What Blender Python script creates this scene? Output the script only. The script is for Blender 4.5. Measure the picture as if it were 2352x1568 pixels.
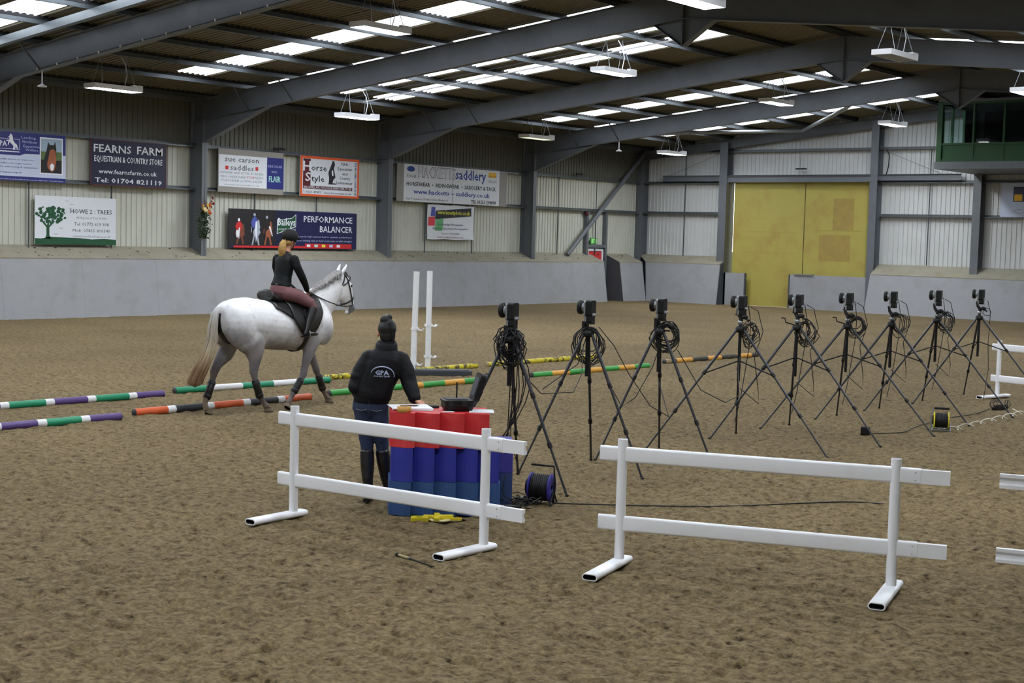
import bpy, math, random
import numpy as np
from mathutils import Vector, Matrix
random.seed(7); RNG = np.random.default_rng(7)
for o in list(bpy.data.objects): bpy.data.objects.remove(o)
SC = bpy.context.scene
COL = SC.collection
# ------------------------------------------------------------------ camera
CAMH = 2.45
cr = Vector((0.7775, 0.6289, 0.0271)).normalized()
cf = Vector((-0.6257, 0.7768, -0.0717)).normalized()
cu = cr.cross(cf).normalized(); cr = cf.cross(cu).normalized()
cd = bpy.data.cameras.new('camera'); cam = bpy.data.objects.new('camera', cd); COL.objects.link(cam)
cam.matrix_world = Matrix(((cr.x, cu.x, -cf.x, 0), (cr.y, cu.y, -cf.y, 0), (cr.z, cu.z, -cf.z, CAMH), (0, 0, 0, 1)))
cd.sensor_width = 36; cd.lens = 36 * 3298.8 / 2352; cd.clip_end = 300; cd.clip_start = .1
SC.camera = cam
# ------------------------------------------------------------------ world, exposure
W = bpy.data.worlds.new('overcast_sky'); SC.world = W; W.use_nodes = True
bg = W.node_tree.nodes['Background']; bg.inputs[0].default_value = (.82, .9, 1, 1); bg.inputs[1].default_value = 4.0
SC.view_settings.view_transform = 'Standard'; SC.view_settings.look = 'None'
SC.view_settings.exposure = 0.3; SC.view_settings.gamma = 1; SC.view_settings.use_curve_mapping = False
SKYLIGHT = 4.0; LAMP = 92.0

# ------------------------------------------------------------------ materials
M = {}
def lin(c):
    return tuple(((v / 255 + .055) / 1.055) ** 2.4 if v > 10 else v / 255 / 12.92 for v in c)
def mat(name, rgb, rough=.6, metal=0, n=.12, sc=6, bump=0, bsc=40, spec=.5, emit=None, es=0, dirt=None, dsc=1.5, damt=.5, dr=(.5, .72)):
    m = bpy.data.materials.new(name); m.use_nodes = True; nt = m.node_tree; N = nt.nodes; L = nt.links
    b = N['Principled BSDF']; b.inputs['Roughness'].default_value = rough; b.inputs['Metallic'].default_value = metal
    b.inputs['Specular IOR Level'].default_value = spec
    c = lin(rgb) + (1,)
    tc = N.new('ShaderNodeTexCoord')
    if n > 0:
        nz = N.new('ShaderNodeTexNoise'); nz.inputs['Scale'].default_value = sc; nz.inputs['Detail'].default_value = 5
        L.new(tc.outputs['Object'], nz.inputs['Vector'])
        mx = N.new('ShaderNodeMix'); mx.data_type = 'RGBA'
        mx.inputs[6].default_value = tuple(v * (1 - n) for v in c[:3]) + (1,)
        mx.inputs[7].default_value = tuple(min(1, v * (1 + n)) for v in c[:3]) + (1,)
        L.new(nz.outputs[0], mx.inputs[0]); out = mx.outputs[2]
        if dirt:
            n2 = N.new('ShaderNodeTexNoise'); n2.inputs['Scale'].default_value = dsc; n2.inputs['Detail'].default_value = 7; n2.inputs['Roughness'].default_value = .65
            L.new(tc.outputs['Object'], n2.inputs['Vector'])
            rp = N.new('ShaderNodeMapRange'); rp.inputs[1].default_value = dr[0]; rp.inputs[2].default_value = dr[1]; rp.inputs[4].default_value = damt
            L.new(n2.outputs[0], rp.inputs[0])
            m2 = N.new('ShaderNodeMix'); m2.data_type = 'RGBA'; L.new(rp.outputs[0], m2.inputs[0]); L.new(out, m2.inputs[6]); m2.inputs[7].default_value = lin(dirt) + (1,)
            out = m2.outputs[2]
        L.new(out, b.inputs['Base Color'])
    else: b.inputs['Base Color'].default_value = c
    if bump:
        n3 = N.new('ShaderNodeTexNoise'); n3.inputs['Scale'].default_value = bsc; n3.inputs['Detail'].default_value = 4
        L.new(tc.outputs['Object'], n3.inputs['Vector'])
        bp = N.new('ShaderNodeBump'); bp.inputs['Strength'].default_value = bump; bp.inputs['Distance'].default_value = .02
        L.new(n3.outputs[0], bp.inputs['Height']); L.new(bp.outputs[0], b.inputs['Normal'])
    if emit:
        b.inputs['Emission Color'].default_value = emit + (1,); b.inputs['Emission Strength'].default_value = es
    M[name] = m; return m
mat('steel', (98, 102, 108), .5, .0, .1, 3, dirt=(70, 70, 70), dsc=2, damt=.3)
mat('galv', (96, 102, 106), .4, .35, .15, 4)
mat('roofsheet', (116, 109, 90), .55, 0, .15, 1.5, dirt=(92, 84, 66), dsc=.8, damt=.4)
mat('rooflight', (235, 240, 250), .5, 0, 0, emit=(.86, .93, 1.0), es=SKYLIGHT)
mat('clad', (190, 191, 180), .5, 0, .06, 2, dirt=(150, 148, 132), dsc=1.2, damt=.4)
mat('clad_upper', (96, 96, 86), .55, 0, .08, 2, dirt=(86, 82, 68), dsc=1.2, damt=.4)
mat('clad_end', (196, 198, 198), .5, 0, .05, 2, dirt=(165, 165, 160), dsc=1.0, damt=.35)
mat('kick', (150, 151, 155), .7, 0, .08, 3, bump=.15, bsc=20, dirt=(132, 130, 124), dsc=1.6, damt=.5)
mat('ledge', (146, 140, 124), .9, 0, .15, 3, bump=.2, bsc=30, dirt=(118, 108, 86), dsc=2, damt=.6)
mat('darkply', (66, 72, 78), .7, 0, .12, 4)
mat('door_yellow', (168, 156, 76), .6, 0, .05, 2, dirt=(152, 118, 60), dsc=.9, damt=.6)
mat('joint_dark', (70, 66, 40), .8)
mat('white_pvc', (242, 243, 248), .35, 0, .02, 5, dirt=(210, 206, 200), dsc=5, damt=.2)
mat('navy2', (20, 22, 72), .5, 0, .05, 3)
mat('navy_reel', (44, 40, 130), .45, 0, .05, 5)
mat('white', (228, 228, 232), .4, 0, .03, 5)
mat('lampbox', (236, 236, 240), .4, 0, .03, 5)
mat('lamp_on', (255, 255, 255), .5, 0, 0, emit=(.93, .97, 1), es=LAMP)
mat('lamp_dim', (220, 225, 190), .5, 0, 0, emit=(.85, 1, .6), es=1.2)
mat('lamp_off', (110, 110, 100), .4, 0, .2, 8)
mat('black', (20, 20, 22), .5, 0, .2, 8, spec=.3)
mat('blackmat', (30, 30, 33), .85, 0, .2, 8)
mat('tube_black', (52, 54, 60), .35, .35, .12, 6)
mat('rubber', (56, 60, 64), .7, 0, .15, 10)
mat('silver', (150, 154, 158), .35, .6, .1, 8)
mat('cable', (24, 24, 26), .5, 0, .1, 20)
mat('cable_white', (215, 212, 200), .5, 0, .05, 20)
mat('red', (204, 44, 50), .5, 0, .1, 6, dirt=(212, 96, 90), dsc=6, damt=.5)
mat('blue', (38, 46, 150), .55, 0, .1, 6, dirt=(60, 62, 150), dsc=5, damt=.4)
mat('blue2', (46, 82, 138), .6, 0, .1, 6, dirt=(66, 92, 120), dsc=7, damt=.5)
mat('purple', (84, 62, 122), .45, 0, .06, 6, dirt=(100, 82, 120), dsc=8, damt=.3)
mat('green', (28, 138, 100), .45, 0, .06, 6)
mat('green2', (50, 150, 62), .45, 0, .06, 6, dirt=(90, 130, 70), dsc=8, damt=.4)
mat('amber', (214, 156, 58), .5, 0, .08, 6, dirt=(170, 130, 80), dsc=8, damt=.4)
mat('orange', (214, 96, 54), .45, 0, .06, 6)
mat('poleblack', (48, 52, 56), .5, 0, .1, 6)
mat('yellow', (214, 196, 36), .5, 0, .1, 6)
mat('yellow_worn', (202, 186, 40), .6, 0, .12, 9, dirt=(58, 50, 30), dsc=9, damt=.95, dr=(.5, .56))
mat('black_worn', (56, 54, 46), .7, 0, .2, 9, dirt=(130, 110, 70), dsc=9, damt=.8)
mat('wood_end', (150, 130, 96), .8)
mat('boxgreen', (12, 66, 22), .5, 0, .08, 4)
mat('interior', (24, 28, 30), .8)
mat('navyboard', (15, 18, 54), .5, 0, .05, 3)
mat('royal', (30, 38, 112), .5, 0, .05, 3)
mat('royal2', (34, 42, 116), .5, 0, .05, 3)
mat('lav', (186, 196, 220), .5, 0, .04, 3)
mat('signwhite', (214, 218, 226), .5, 0, .03, 3)
mat('signgrey', (140, 136, 132), .6, 0, .04, 3)
mat('signorange', (214, 88, 42), .5, 0, .05, 3)
mat('maroon', (84, 24, 32), .5, 0, .05, 3)
mat('signred', (196, 38, 40), .5, 0, .05, 3)
mat('treegreen', (16, 74, 44), .6, 0, .1, 5)
mat('t_w', (225, 228, 236), .6, n=0); mat('t_lb', (176, 186, 222), .6, n=0); mat('t_bl', (60, 72, 142), .6, n=0)
mat('t_dk', (50, 60, 66), .6, n=0); mat('t_gy', (140, 146, 150), .6, n=0); mat('t_dg', (88, 94, 100), .6, n=0)
mat('t_rd', (190, 44, 50), .6, n=0); mat('t_mint', (170, 224, 214), .6, n=0); mat('t_k', (34, 34, 42), .6, n=0)
mat('t_out', (206, 208, 220), .6, n=0); mat('t_outd', (112, 114, 132), .6, n=0); mat('t_blue', (26, 66, 150), .6, n=0); mat('t_blue2', (48, 72, 156), .6, n=0)
mat('t_brn', (110, 60, 20), .6, n=0); mat('t_yl', (222, 220, 70), .6, n=0); mat('t_navy', (62, 66, 92), .6, n=0); mat('t_rdg', (160, 96, 112), .6, n=0)
mat('signyellow', (230, 180, 30), .5, n=0); mat('kenred', (214, 62, 74), .5, n=.1); mat('kengreen', (96, 168, 112), .5, n=.15); mat('kenblue', (72, 84, 164), .5, n=.15)
mat('skin', (206, 150, 124), .55, 0, .08, 30)
mat('hair_black', (10, 9, 10), .5, 0, .3, 60)
mat('hair_blonde', (182, 146, 84), .5, 0, .25, 60)
mat('jacket', (15, 16, 21), .6, 0, .2, 12, bump=.5, bsc=14, spec=.25)
mat('jacket2', (15, 18, 21), .65, 0, .2, 12, bump=.5, bsc=14, spec=.2)
mat('breeches', (112, 74, 76), .8, 0, .1, 20)
mat('jeans', (38, 52, 78), .85, 0, .3, 25, bump=.4, bsc=25)
mat('boot', (26, 24, 26), .3, 0, .2, 12, bump=.3, bsc=18)
mat('leather', (17, 16, 17), .45, 0, .2, 14)
mat('velvet', (14, 14, 17), .85, 0, .2, 30)
mat('hoof', (120, 108, 92), .7, 0, .2, 20)
mat('muzzle', (120, 124, 130), .6, 0, .2, 20)
mat('mane', (150, 146, 146), .7, 0, .35, 30)
mat('paper', (232, 232, 238), .6, 0, .02, 5)
mat('tape_tan', (206, 156, 78), .5, 0, .05, 8)
mat('leaf', (34, 58, 30), .7, 0, .4, 20); mat('petal_y', (214, 176, 80), .7, 0, .2, 20); mat('petal_o', (196, 90, 40), .7, 0, .2, 20); mat('petal_r', (110, 30, 34), .7, 0, .2, 20); mat('petal_c', (226, 212, 160), .7, 0, .1, 20)
mat('exit_green', (70, 150, 60), .5, n=0); mat('exit_face', (150, 220, 130), .5, n=0, emit=(.4, .9, .35), es=.12)
mat('skyblue_print', (150, 170, 190), .6, 0, .15, 2); mat('field_print', (84, 104, 60), .6, 0, .3, 5); mat('darkprint', (26, 22, 26), .6, 0, .2, 5); mat('bay', (150, 84, 56), .6, 0, .3, 5)
mat('printgrey', (160, 170, 186), .6, 0, .35, 9); mat('printbrown', (120, 62, 42), .6, 0, .3, 9); mat('yard', (120, 120, 116), .9, 0, .2, 1); mat('hedge', (60, 90, 40), .9, 0, .5, 3)
def glass():
    m = bpy.data.materials.new('glass'); m.use_nodes = True; nt = m.node_tree; nt.nodes.clear()
    o = nt.nodes.new('ShaderNodeOutputMaterial'); t = nt.nodes.new('ShaderNodeBsdfTransparent'); g = nt.nodes.new('ShaderNodeBsdfGlossy'); x = nt.nodes.new('ShaderNodeMixShader'); f = nt.nodes.new('ShaderNodeMath'); lw = nt.nodes.new('ShaderNodeLayerWeight'); lw.inputs[0].default_value = .5; f.operation = 'MULTIPLY'; f.inputs[1].default_value = .22; nt.links.new(lw.outputs['Facing'], f.inputs[0])
    t.inputs[0].default_value = (.9, .97, .96, 1); g.inputs['Roughness'].default_value = .02
    nt.links.new(f.outputs[0], x.inputs[0]); nt.links.new(t.outputs[0], x.inputs[1]); nt.links.new(g.outputs[0], x.inputs[2]); nt.links.new(x.outputs[0], o.inputs[0]); M['glass'] = m
glass()
def sandmat():
    m = bpy.data.materials.new('sand'); m.use_nodes = True; nt = m.node_tree; N = nt.nodes; L = nt.links; b = N['Principled BSDF']
    b.inputs['Roughness'].default_value = .95; b.inputs['Specular IOR Level'].default_value = .15
    tc = N.new('ShaderNodeTexCoord'); mp = N.new('ShaderNodeMapping'); L.new(tc.outputs['Object'], mp.inputs[0])
    def nz(s, d, r=.6):
        a = N.new('ShaderNodeTexNoise'); a.inputs['Scale'].default_value = s; a.inputs['Detail'].default_value = d; a.inputs['Roughness'].default_value = r; L.new(mp.outputs[0], a.inputs['Vector']); return a
    a = nz(12, 7, .7); c = nz(.45, 3); k = nz(34, 4, .65)
    rp = N.new('ShaderNodeValToRGB'); e = rp.color_ramp.elements
    e[0].position = .33; e[0].color = lin((60, 48, 31)) + (1,); e[1].position = .60; e[1].color = lin((137, 120, 90)) + (1,)
    q = e.new(.44); q.color = lin((114, 98, 71)) + (1,)
    L.new(a.outputs[0], rp.inputs[0])
    m1 = N.new('ShaderNodeMix'); m1.data_type = 'RGBA'; m1.blend_type = 'MULTIPLY'; m1.inputs[0].default_value = 1
    r2 = N.new('ShaderNodeMapRange'); r2.inputs[1].default_value = .3; r2.inputs[2].default_value = .7; r2.inputs[3].default_value = .86; r2.inputs[4].default_value = 1.1; L.new(c.outputs[0], r2.inputs[0])
    L.new(rp.outputs[0], m1.inputs[6]); L.new(r2.outputs[0], m1.inputs[7])
    m2 = N.new('ShaderNodeMix'); m2.data_type = 'RGBA'; m2.blend_type = 'MULTIPLY'; m2.inputs[0].default_value = 1
    r3 = N.new('ShaderNodeMapRange'); r3.inputs[1].default_value = .3; r3.inputs[2].default_value = .6; r3.inputs[3].default_value = .55; r3.inputs[4].default_value = 1.06; L.new(k.outputs[0], r3.inputs[0])
    L.new(m1.outputs[2], m2.inputs[6]); L.new(r3.outputs[0], m2.inputs[7])
    L.new(m2.outputs[2], b.inputs['Base Color'])
    bp = N.new('ShaderNodeBump'); bp.inputs['Strength'].default_value = .9; bp.inputs['Distance'].default_value = .03
    L.new(a.outputs[0], bp.inputs['Height']); L.new(bp.outputs[0], b.inputs['Normal']); M['sand'] = m
sandmat()
def horsemat():
    m = bpy.data.materials.new('dapple_grey_coat'); m.use_nodes = True; nt = m.node_tree; N = nt.nodes; L = nt.links; b = N['Principled BSDF']; b.inputs['Roughness'].default_value = .65
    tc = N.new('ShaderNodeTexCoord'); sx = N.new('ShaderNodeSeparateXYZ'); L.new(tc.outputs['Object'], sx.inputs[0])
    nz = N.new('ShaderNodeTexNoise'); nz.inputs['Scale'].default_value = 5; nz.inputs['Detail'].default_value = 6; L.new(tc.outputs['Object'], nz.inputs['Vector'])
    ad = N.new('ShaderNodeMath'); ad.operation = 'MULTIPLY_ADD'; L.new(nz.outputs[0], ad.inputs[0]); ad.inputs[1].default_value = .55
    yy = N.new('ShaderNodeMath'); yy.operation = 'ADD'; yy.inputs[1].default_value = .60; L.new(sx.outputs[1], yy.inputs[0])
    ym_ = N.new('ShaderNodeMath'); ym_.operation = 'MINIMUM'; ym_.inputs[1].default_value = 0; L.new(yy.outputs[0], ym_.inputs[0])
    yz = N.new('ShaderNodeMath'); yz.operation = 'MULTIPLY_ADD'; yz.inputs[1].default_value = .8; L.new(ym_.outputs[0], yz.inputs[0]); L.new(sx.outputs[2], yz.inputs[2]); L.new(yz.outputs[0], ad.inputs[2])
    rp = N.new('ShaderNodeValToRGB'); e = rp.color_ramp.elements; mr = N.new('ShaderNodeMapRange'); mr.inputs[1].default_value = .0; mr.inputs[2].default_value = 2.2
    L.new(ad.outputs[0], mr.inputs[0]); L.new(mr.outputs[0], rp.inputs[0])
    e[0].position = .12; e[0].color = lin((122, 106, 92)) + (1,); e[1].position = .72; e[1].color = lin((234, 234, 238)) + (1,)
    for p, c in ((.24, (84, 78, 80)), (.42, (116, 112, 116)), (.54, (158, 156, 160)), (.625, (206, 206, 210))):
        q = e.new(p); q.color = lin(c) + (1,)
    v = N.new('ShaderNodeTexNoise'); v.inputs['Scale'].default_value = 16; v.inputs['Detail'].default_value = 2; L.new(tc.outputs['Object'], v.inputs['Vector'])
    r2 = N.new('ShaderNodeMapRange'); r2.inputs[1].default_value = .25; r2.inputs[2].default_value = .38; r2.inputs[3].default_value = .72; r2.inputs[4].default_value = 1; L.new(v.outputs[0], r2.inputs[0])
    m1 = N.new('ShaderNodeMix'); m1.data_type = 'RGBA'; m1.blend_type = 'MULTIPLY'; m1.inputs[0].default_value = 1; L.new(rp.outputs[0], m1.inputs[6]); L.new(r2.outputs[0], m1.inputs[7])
    L.new(m1.outputs[2], b.inputs['Base Color']); M['coat'] = m
    m = bpy.data.materials.new('tail_hair'); m.use_nodes = True; nt = m.node_tree; N = nt.nodes; L = nt.links; b = N['Principled BSDF']; b.inputs['Roughness'].default_value = .7
    tc = N.new('ShaderNodeTexCoord'); sx = N.new('ShaderNodeSeparateXYZ'); L.new(tc.outputs['Object'], sx.inputs[0]); mr = N.new('ShaderNodeMapRange'); mr.inputs[1].default_value = .4; mr.inputs[2].default_value = 1.45; L.new(sx.outputs[2], mr.inputs[0])
    rp = N.new('ShaderNodeValToRGB'); e = rp.color_ramp.elements; e[0].position = 0; e[0].color = lin((118, 88, 58)) + (1,); e[1].position = 1; e[1].color = lin((176, 176, 180)) + (1,)
    for p, c in ((.2, (128, 98, 66)), (.38, (176, 156, 126)), (.7, (188, 180, 168))):
        q = e.new(p); q.color = lin(c) + (1,)
    L.new(mr.outputs[0], rp.inputs[0]); L.new(rp.outputs[0], b.inputs['Base Color']); M['tailhair'] = m
horsemat()

# ------------------------------------------------------------------ helpers
class MB:
    def __init__(s): s.v = []; s.f = []; s.m = []; s.s = []
    def add(s, vs, fs, mi=0, sm=False):
        k = len(s.v); s.v += [tuple(v) for v in vs]
        for f in fs: s.f.append(tuple(i + k for i in f)); s.m.append(mi); s.s.append(sm)
        return s
    def box(s, a, b, mi=0, mx=None):
        x0, y0, z0 = a; x1, y1, z1 = b
        vs = [Vector(p) for p in ((x0, y0, z0), (x1, y0, z0), (x1, y1, z0), (x0, y1, z0), (x0, y0, z1), (x1, y0, z1), (x1, y1, z1), (x0, y1, z1))]
        if mx is not None: vs = [mx @ v for v in vs]
        return s.add(vs, [(0, 3, 2, 1), (4, 5, 6, 7), (0, 1, 5, 4), (1, 2, 6, 5), (2, 3, 7, 6), (3, 0, 4, 7)], mi)
    def prism(s, pts, org, ux, uy, d, mi=0, sm=False, cap=True):
        """pts: 2D outline, extruded along vector d"""
        org, ux, uy, d = map(Vector, (org, ux, uy, d)); n = len(pts)
        vs = [org + ux * p[0] + uy * p[1] for p in pts]; vs += [v + d for v in vs]
        s.add(vs, [(i, (i + 1) % n, (i + 1) % n + n, i + n) for i in range(n)], mi, sm)
        if cap: s.add(vs, [tuple(range(n))[::-1], tuple(range(n, 2 * n))], mi)
        return s
    def tube(s, pts, r, n=6, mi=0, cap=True, sm=True):
        P = [Vector(p) for p in pts]; R = r if isinstance(r, (list, tuple)) else [r] * len(P)
        up = Vector((0, 0, 1)); vs = []; pv = None
        for i, p in enumerate(P):
            t = (P[min(i + 1, len(P) - 1)] - P[max(i - 1, 0)])
            t = t.normalized() if t.length > 1e-9 else Vector((0, 0, 1))
            if pv is None:
                a = t.cross(up if abs(t.z) < .95 else Vector((1, 0, 0))).normalized()
            else: a = (pv - t * pv.dot(t)); a = a.normalized() if a.length > 1e-6 else t.orthogonal().normalized()
            pv = a; b = t.cross(a)
            for k in range(n):
                g = 2 * math.pi * k / n; vs.append(p + (a * math.cos(g) + b * math.sin(g)) * R[i])
        fs = [(i * n + k, i * n + (k + 1) % n, (i + 1) * n + (k + 1) % n, (i + 1) * n + k) for i in range(len(P) - 1) for k in range(n)]
        s.add(vs, fs, mi, sm)
        if cap: s.add(vs, [tuple(range(n))[::-1], tuple(range((len(P) - 1) * n, len(P) * n))], mi)
        return s
    def loft(s, secs, n=16, mi=0, sm=True):
        """secs: (center, axisA*ra, axisB*rb) ellipses"""
        vs = []
        for c, a, b in secs:
            c, a, b = Vector(c), Vector(a), Vector(b)
            for k in range(n):
                g = 2 * math.pi * k / n; vs.append(c + a * math.cos(g) + b * math.sin(g))
        fs = [(i * n + k, i * n + (k + 1) % n, (i + 1) * n + (k + 1) % n, (i + 1) * n + k) for i in range(len(secs) - 1) for k in range(n)]
        s.add(vs, fs, mi, sm); s.add(vs, [tuple(range(n))[::-1], tuple(range((len(secs) - 1) * n, len(secs) * n))], mi, sm); return s
    def ball(s, c, r, n=12, m=8, mi=0, mx=None):
        c = Vector(c); r = r if isinstance(r, (list, tuple)) else (r, r, r); vs = []
        for i in range(m + 1):
            a = math.pi * i / m - math.pi / 2
            for k in range(n):
                g = 2 * math.pi * k / n; v = Vector((r[0] * math.cos(a) * math.cos(g), r[1] * math.cos(a) * math.sin(g), r[2] * math.sin(a)))
                if mx is not None: v = mx @ v
                vs.append(c + v)
        return s.add(vs, [(i * n + k, i * n + (k + 1) % n, (i + 1) * n + (k + 1) % n, (i + 1) * n + k) for i in range(m) for k in range(n)], mi, True)
    def lathe(s, prof, org, ax, n=20, mi=0, sm=True):
        org = Vector(org); ax = Vector(ax).normalized(); a = ax.orthogonal().normalized(); b = ax.cross(a); vs = []
        for r, h in prof:
            for k in range(n):
                g = 2 * math.pi * k / n; vs.append(org + ax * h + (a * math.cos(g) + b * math.sin(g)) * r)
        return s.add(vs, [(i * n + k, i * n + (k + 1) % n, (i + 1) * n + (k + 1) % n, (i + 1) * n + k) for i in range(len(prof) - 1) for k in range(n)], mi, sm)
    def mesh(s, name, mats):
        me = bpy.data.meshes.new(name); me.from_pydata(s.v, [], s.f)
        for m in mats: me.materials.append(M[m])
        me.polygons.foreach_set('material_index', s.m); me.polygons.foreach_set('use_smooth', s.s); me.update(); return me
    def build(s, name, mats, parent=None, **k):
        if isinstance(mats, str): mats = (mats,)
        o = bpy.data.objects.new(name, s.mesh(name, mats)); COL.objects.link(o)
        if parent is not None: o.parent = parent
        for a, b in k.items(): o[a] = b
        return o
def empty(name, loc=(0, 0, 0), rz=0, **k):
    o = bpy.data.objects.new(name, None); COL.objects.link(o); o.location = loc; o.rotation_euler[2] = rz; o.empty_display_size = .1
    for a, b in k.items(): o[a] = b
    return o
def inst(name, me, parent=None, loc=None, **k):
    o = bpy.data.objects.new(name, me); COL.objects.link(o)
    if parent is not None: o.parent = parent
    if loc is not None: o.location = loc
    for a, b in k.items(): o[a] = b
    return o
def copy_tree(o, parent=None):
    c = o.copy(); COL.objects.link(c)
    if parent is not None: c.parent = parent
    for ch in [x for x in bpy.data.objects if x.parent == o]: copy_tree(ch, c)
    return c
def remesh(mb, name, vox, mats, parent, smooth=4, fac=.5, assign=None, **k):
    """join the lofts into ONE continuous skin"""
    tmp = bpy.data.objects.new('tmp', mb.mesh('tmp', mats)); COL.objects.link(tmp)
    r = tmp.modifiers.new('r', 'REMESH'); r.mode = 'VOXEL'; r.voxel_size = vox; r.use_smooth_shade = True
    if smooth:
        q = tmp.modifiers.new('s', 'SMOOTH'); q.factor = fac; q.iterations = smooth
    dg = bpy.context.evaluated_depsgraph_get(); dg.update()
    me = bpy.data.meshes.new_from_object(tmp.evaluated_get(dg)); bpy.data.objects.remove(tmp); me.name = name
    me.materials.clear()
    for m in mats: me.materials.append(M[m])
    n = len(me.polygons); mi = np.zeros(n, dtype=np.int32)
    if assign:
        c = np.zeros(n * 3); me.polygons.foreach_get('center', c); mi = assign(c.reshape(-1, 3)).astype(np.int32)
    me.polygons.foreach_set('material_index', mi); me.polygons.foreach_set('use_smooth', np.ones(n, dtype=bool)); me.update()
    return inst(name, me, parent, **k)
def V(*a): return Vector(a)
RS = .1037                      # roof slope
RIDGE = -17.34; XW = -34.36; XR = RIDGE * 2 - XW
def rz(x): return 8.162 - abs(x - RIDGE) * RS
# ------------------------------------------------------------------ floor (real relief in the sand)
def vnoise(x, y, seed):
    xi = np.floor(x).astype(np.int64); yi = np.floor(y).astype(np.int64); fx = x - xi; fy = y - yi
    def h(a, b):
        v = (a * 374761393 + b * 668265263 + seed * 1442695041) & 0x7fffffff
        v = ((v ^ (v >> 13)) * 1274126177) & 0x7fffffff
        return ((v ^ (v >> 16)) & 0xffff) / 65535.0
    fx = fx * fx * (3 - 2 * fx); fy = fy * fy * (3 - 2 * fy)
    return (h(xi, yi) * (1 - fx) + h(xi + 1, yi) * fx) * (1 - fy) + (h(xi, yi + 1) * (1 - fx) + h(xi + 1, yi + 1) * fx) * fy
def ground():
    nr, nt = 800, 860
    r = 1 / np.linspace(1 / 6.2, 1 / 70, nr); t = math.radians(90 + 38.85) + np.linspace(math.radians(23), math.radians(-23), nt)
    Rr, Tt = np.meshgrid(r, t, indexing='ij'); X = Rr * np.cos(Tt); Y = Rr * np.sin(Tt)
    fade = np.clip(1.25 - Rr / 45, .15, 1)
    wx = X + .3 * vnoise(X * 1.3, Y * 1.3, 9); wy = Y + .3 * vnoise(X * 1.3, Y * 1.3, 5)
    Zz = (vnoise(wx / .06, wy / .06, 1) - .5) * .016 + (vnoise(wx / .13, wy / .13, 2) - .5) * .022 + (vnoise(wx / .45, wy / .45, 3) - .5) * .016
    Zz += -.03 * np.clip(vnoise(wx / .12, wy / .08, 4) - .66, 0, 1) / .34
    Zz *= fade * 1.15
    n = nr * nt; co = np.stack([X, Y, Zz], -1).reshape(-1, 3)
    i = np.arange(nr - 1)[:, None] * nt + np.arange(nt - 1)[None, :]
    q = np.stack([i, i + 1, i + nt + 1, i + nt], -1).reshape(-1, 4)[:, ::-1]
    ex = np.array([[-60, -14, -.06], [30, -14, -.06], [30, 90, -.06], [-60, 90, -.06]])
    co = np.concatenate([co, ex]); q = np.concatenate([q, [[n, n + 1, n + 2, n + 3]]])
    me = bpy.data.meshes.new('floor'); me.vertices.add(len(co)); me.vertices.foreach_set('co', co.ravel())
    me.loops.add(q.size); me.loops.foreach_set('vertex_index', q.ravel().astype(np.int32))
    me.polygons.add(len(q)); me.polygons.foreach_set('loop_start', np.arange(0, q.size, 4, dtype=np.int32))
    me.polygons.foreach_set('use_smooth', np.ones(len(q), dtype=bool)); me.update(); me.validate()
    me.materials.append(M['sand']); inst('floor', me, None, kind='structure')
ground()

# ------------------------------------------------------------------ profiled sheets
def profile(w, ribs, depth, rib=.03, slope=.012):
    """(u, d) polyline across one sheet, d = depth of the rib"""
    p = [(0, 0)]; q = w / ribs
    for k in range(ribs):
        c = (k + .5) * q; p += [(c - rib / 2 - slope, 0), (c - rib / 2, depth), (c + rib / 2, depth), (c + rib / 2 + slope, 0)]
    return p + [(w, 0)]
def sheet_mesh(name, prof, org, uu, dd, ll, mats, thick=.004):
    mb = MB(); org, uu, dd, ll = map(Vector, (org, uu, dd, ll)); n = len(prof)
    a = [org + uu * u + dd * d for u, d in prof]; b = [v + ll for v in a]
    mb.add(a + b, [(i, i + 1, n + i + 1, n + i) for i in range(n - 1)])
    return mb.mesh(name, mats)
MOD = 1.0635; Y0 = 17.1; YEND = 51.2; YBACK = -6.3
sky_idx = {0, 7, 10, 12, 14, 22, 25, 29, -5, -8, -12, -17, -20}  # negative indices: unseen rooflights added to light the foreground floor
sky_right = {-19, -15, -8, -4, 3, 10, 14, 18, 25, 29}
ceiling = empty('ceiling', kind='structure')
sl = V(RIDGE - XW, 0, (RIDGE - XW) * RS)
x_sk0, x_sk1 = -31.58, -19.2
def rsheet(x0, x1, m, d): # left slope piece
    return sheet_mesh('roof_sheet', profile(MOD, 6, d), (x0, 0, rz(x0)), (0, 1, 0), (0, 0, -1), (x1 - x0, 0, rz(x1) - rz(x0)), (m,))
def mirror_me(me):
    c = me.copy(); n = len(c.vertices); a = np.zeros(n * 3); c.vertices.foreach_get('co', a); a = a.reshape(-1, 3); a[:, 0] = 2 * RIDGE - a[:, 0]; c.vertices.foreach_set('co', a.ravel()); c.flip_normals(); return c
full = rsheet(XW - .1, RIDGE, 'roofsheet', .03); lo = rsheet(XW - .1, x_sk0, 'roofsheet', .03); hi = rsheet(x_sk1, RIDGE, 'roofsheet', .03)
skm = rsheet(x_sk0, x_sk1, 'rooflight', .03)
mm = {id(a): mirror_me(a) for a in (full, lo, hi, skm)}
for k in range(-22, 34):
    y = Y0 + k * MOD - (.25 if k > 25 else 0)
    for me in ((lo, hi) if k in sky_idx else (full,)): inst('roof_sheet', me, ceiling, (0, y, 0))
    for me in ((lo, hi) if k in sky_right else (full,)): inst('roof_sheet', mm[id(me)], ceiling, (0, y, 0))
    if k in sky_idx: inst('rooflight', skm, ceiling, (0, y, 0), label='glowing translucent rooflight strip')
    if k in sky_right: inst('rooflight', mm[id(skm)], ceiling, (0, y, 0), label='glowing translucent rooflight strip')
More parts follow.
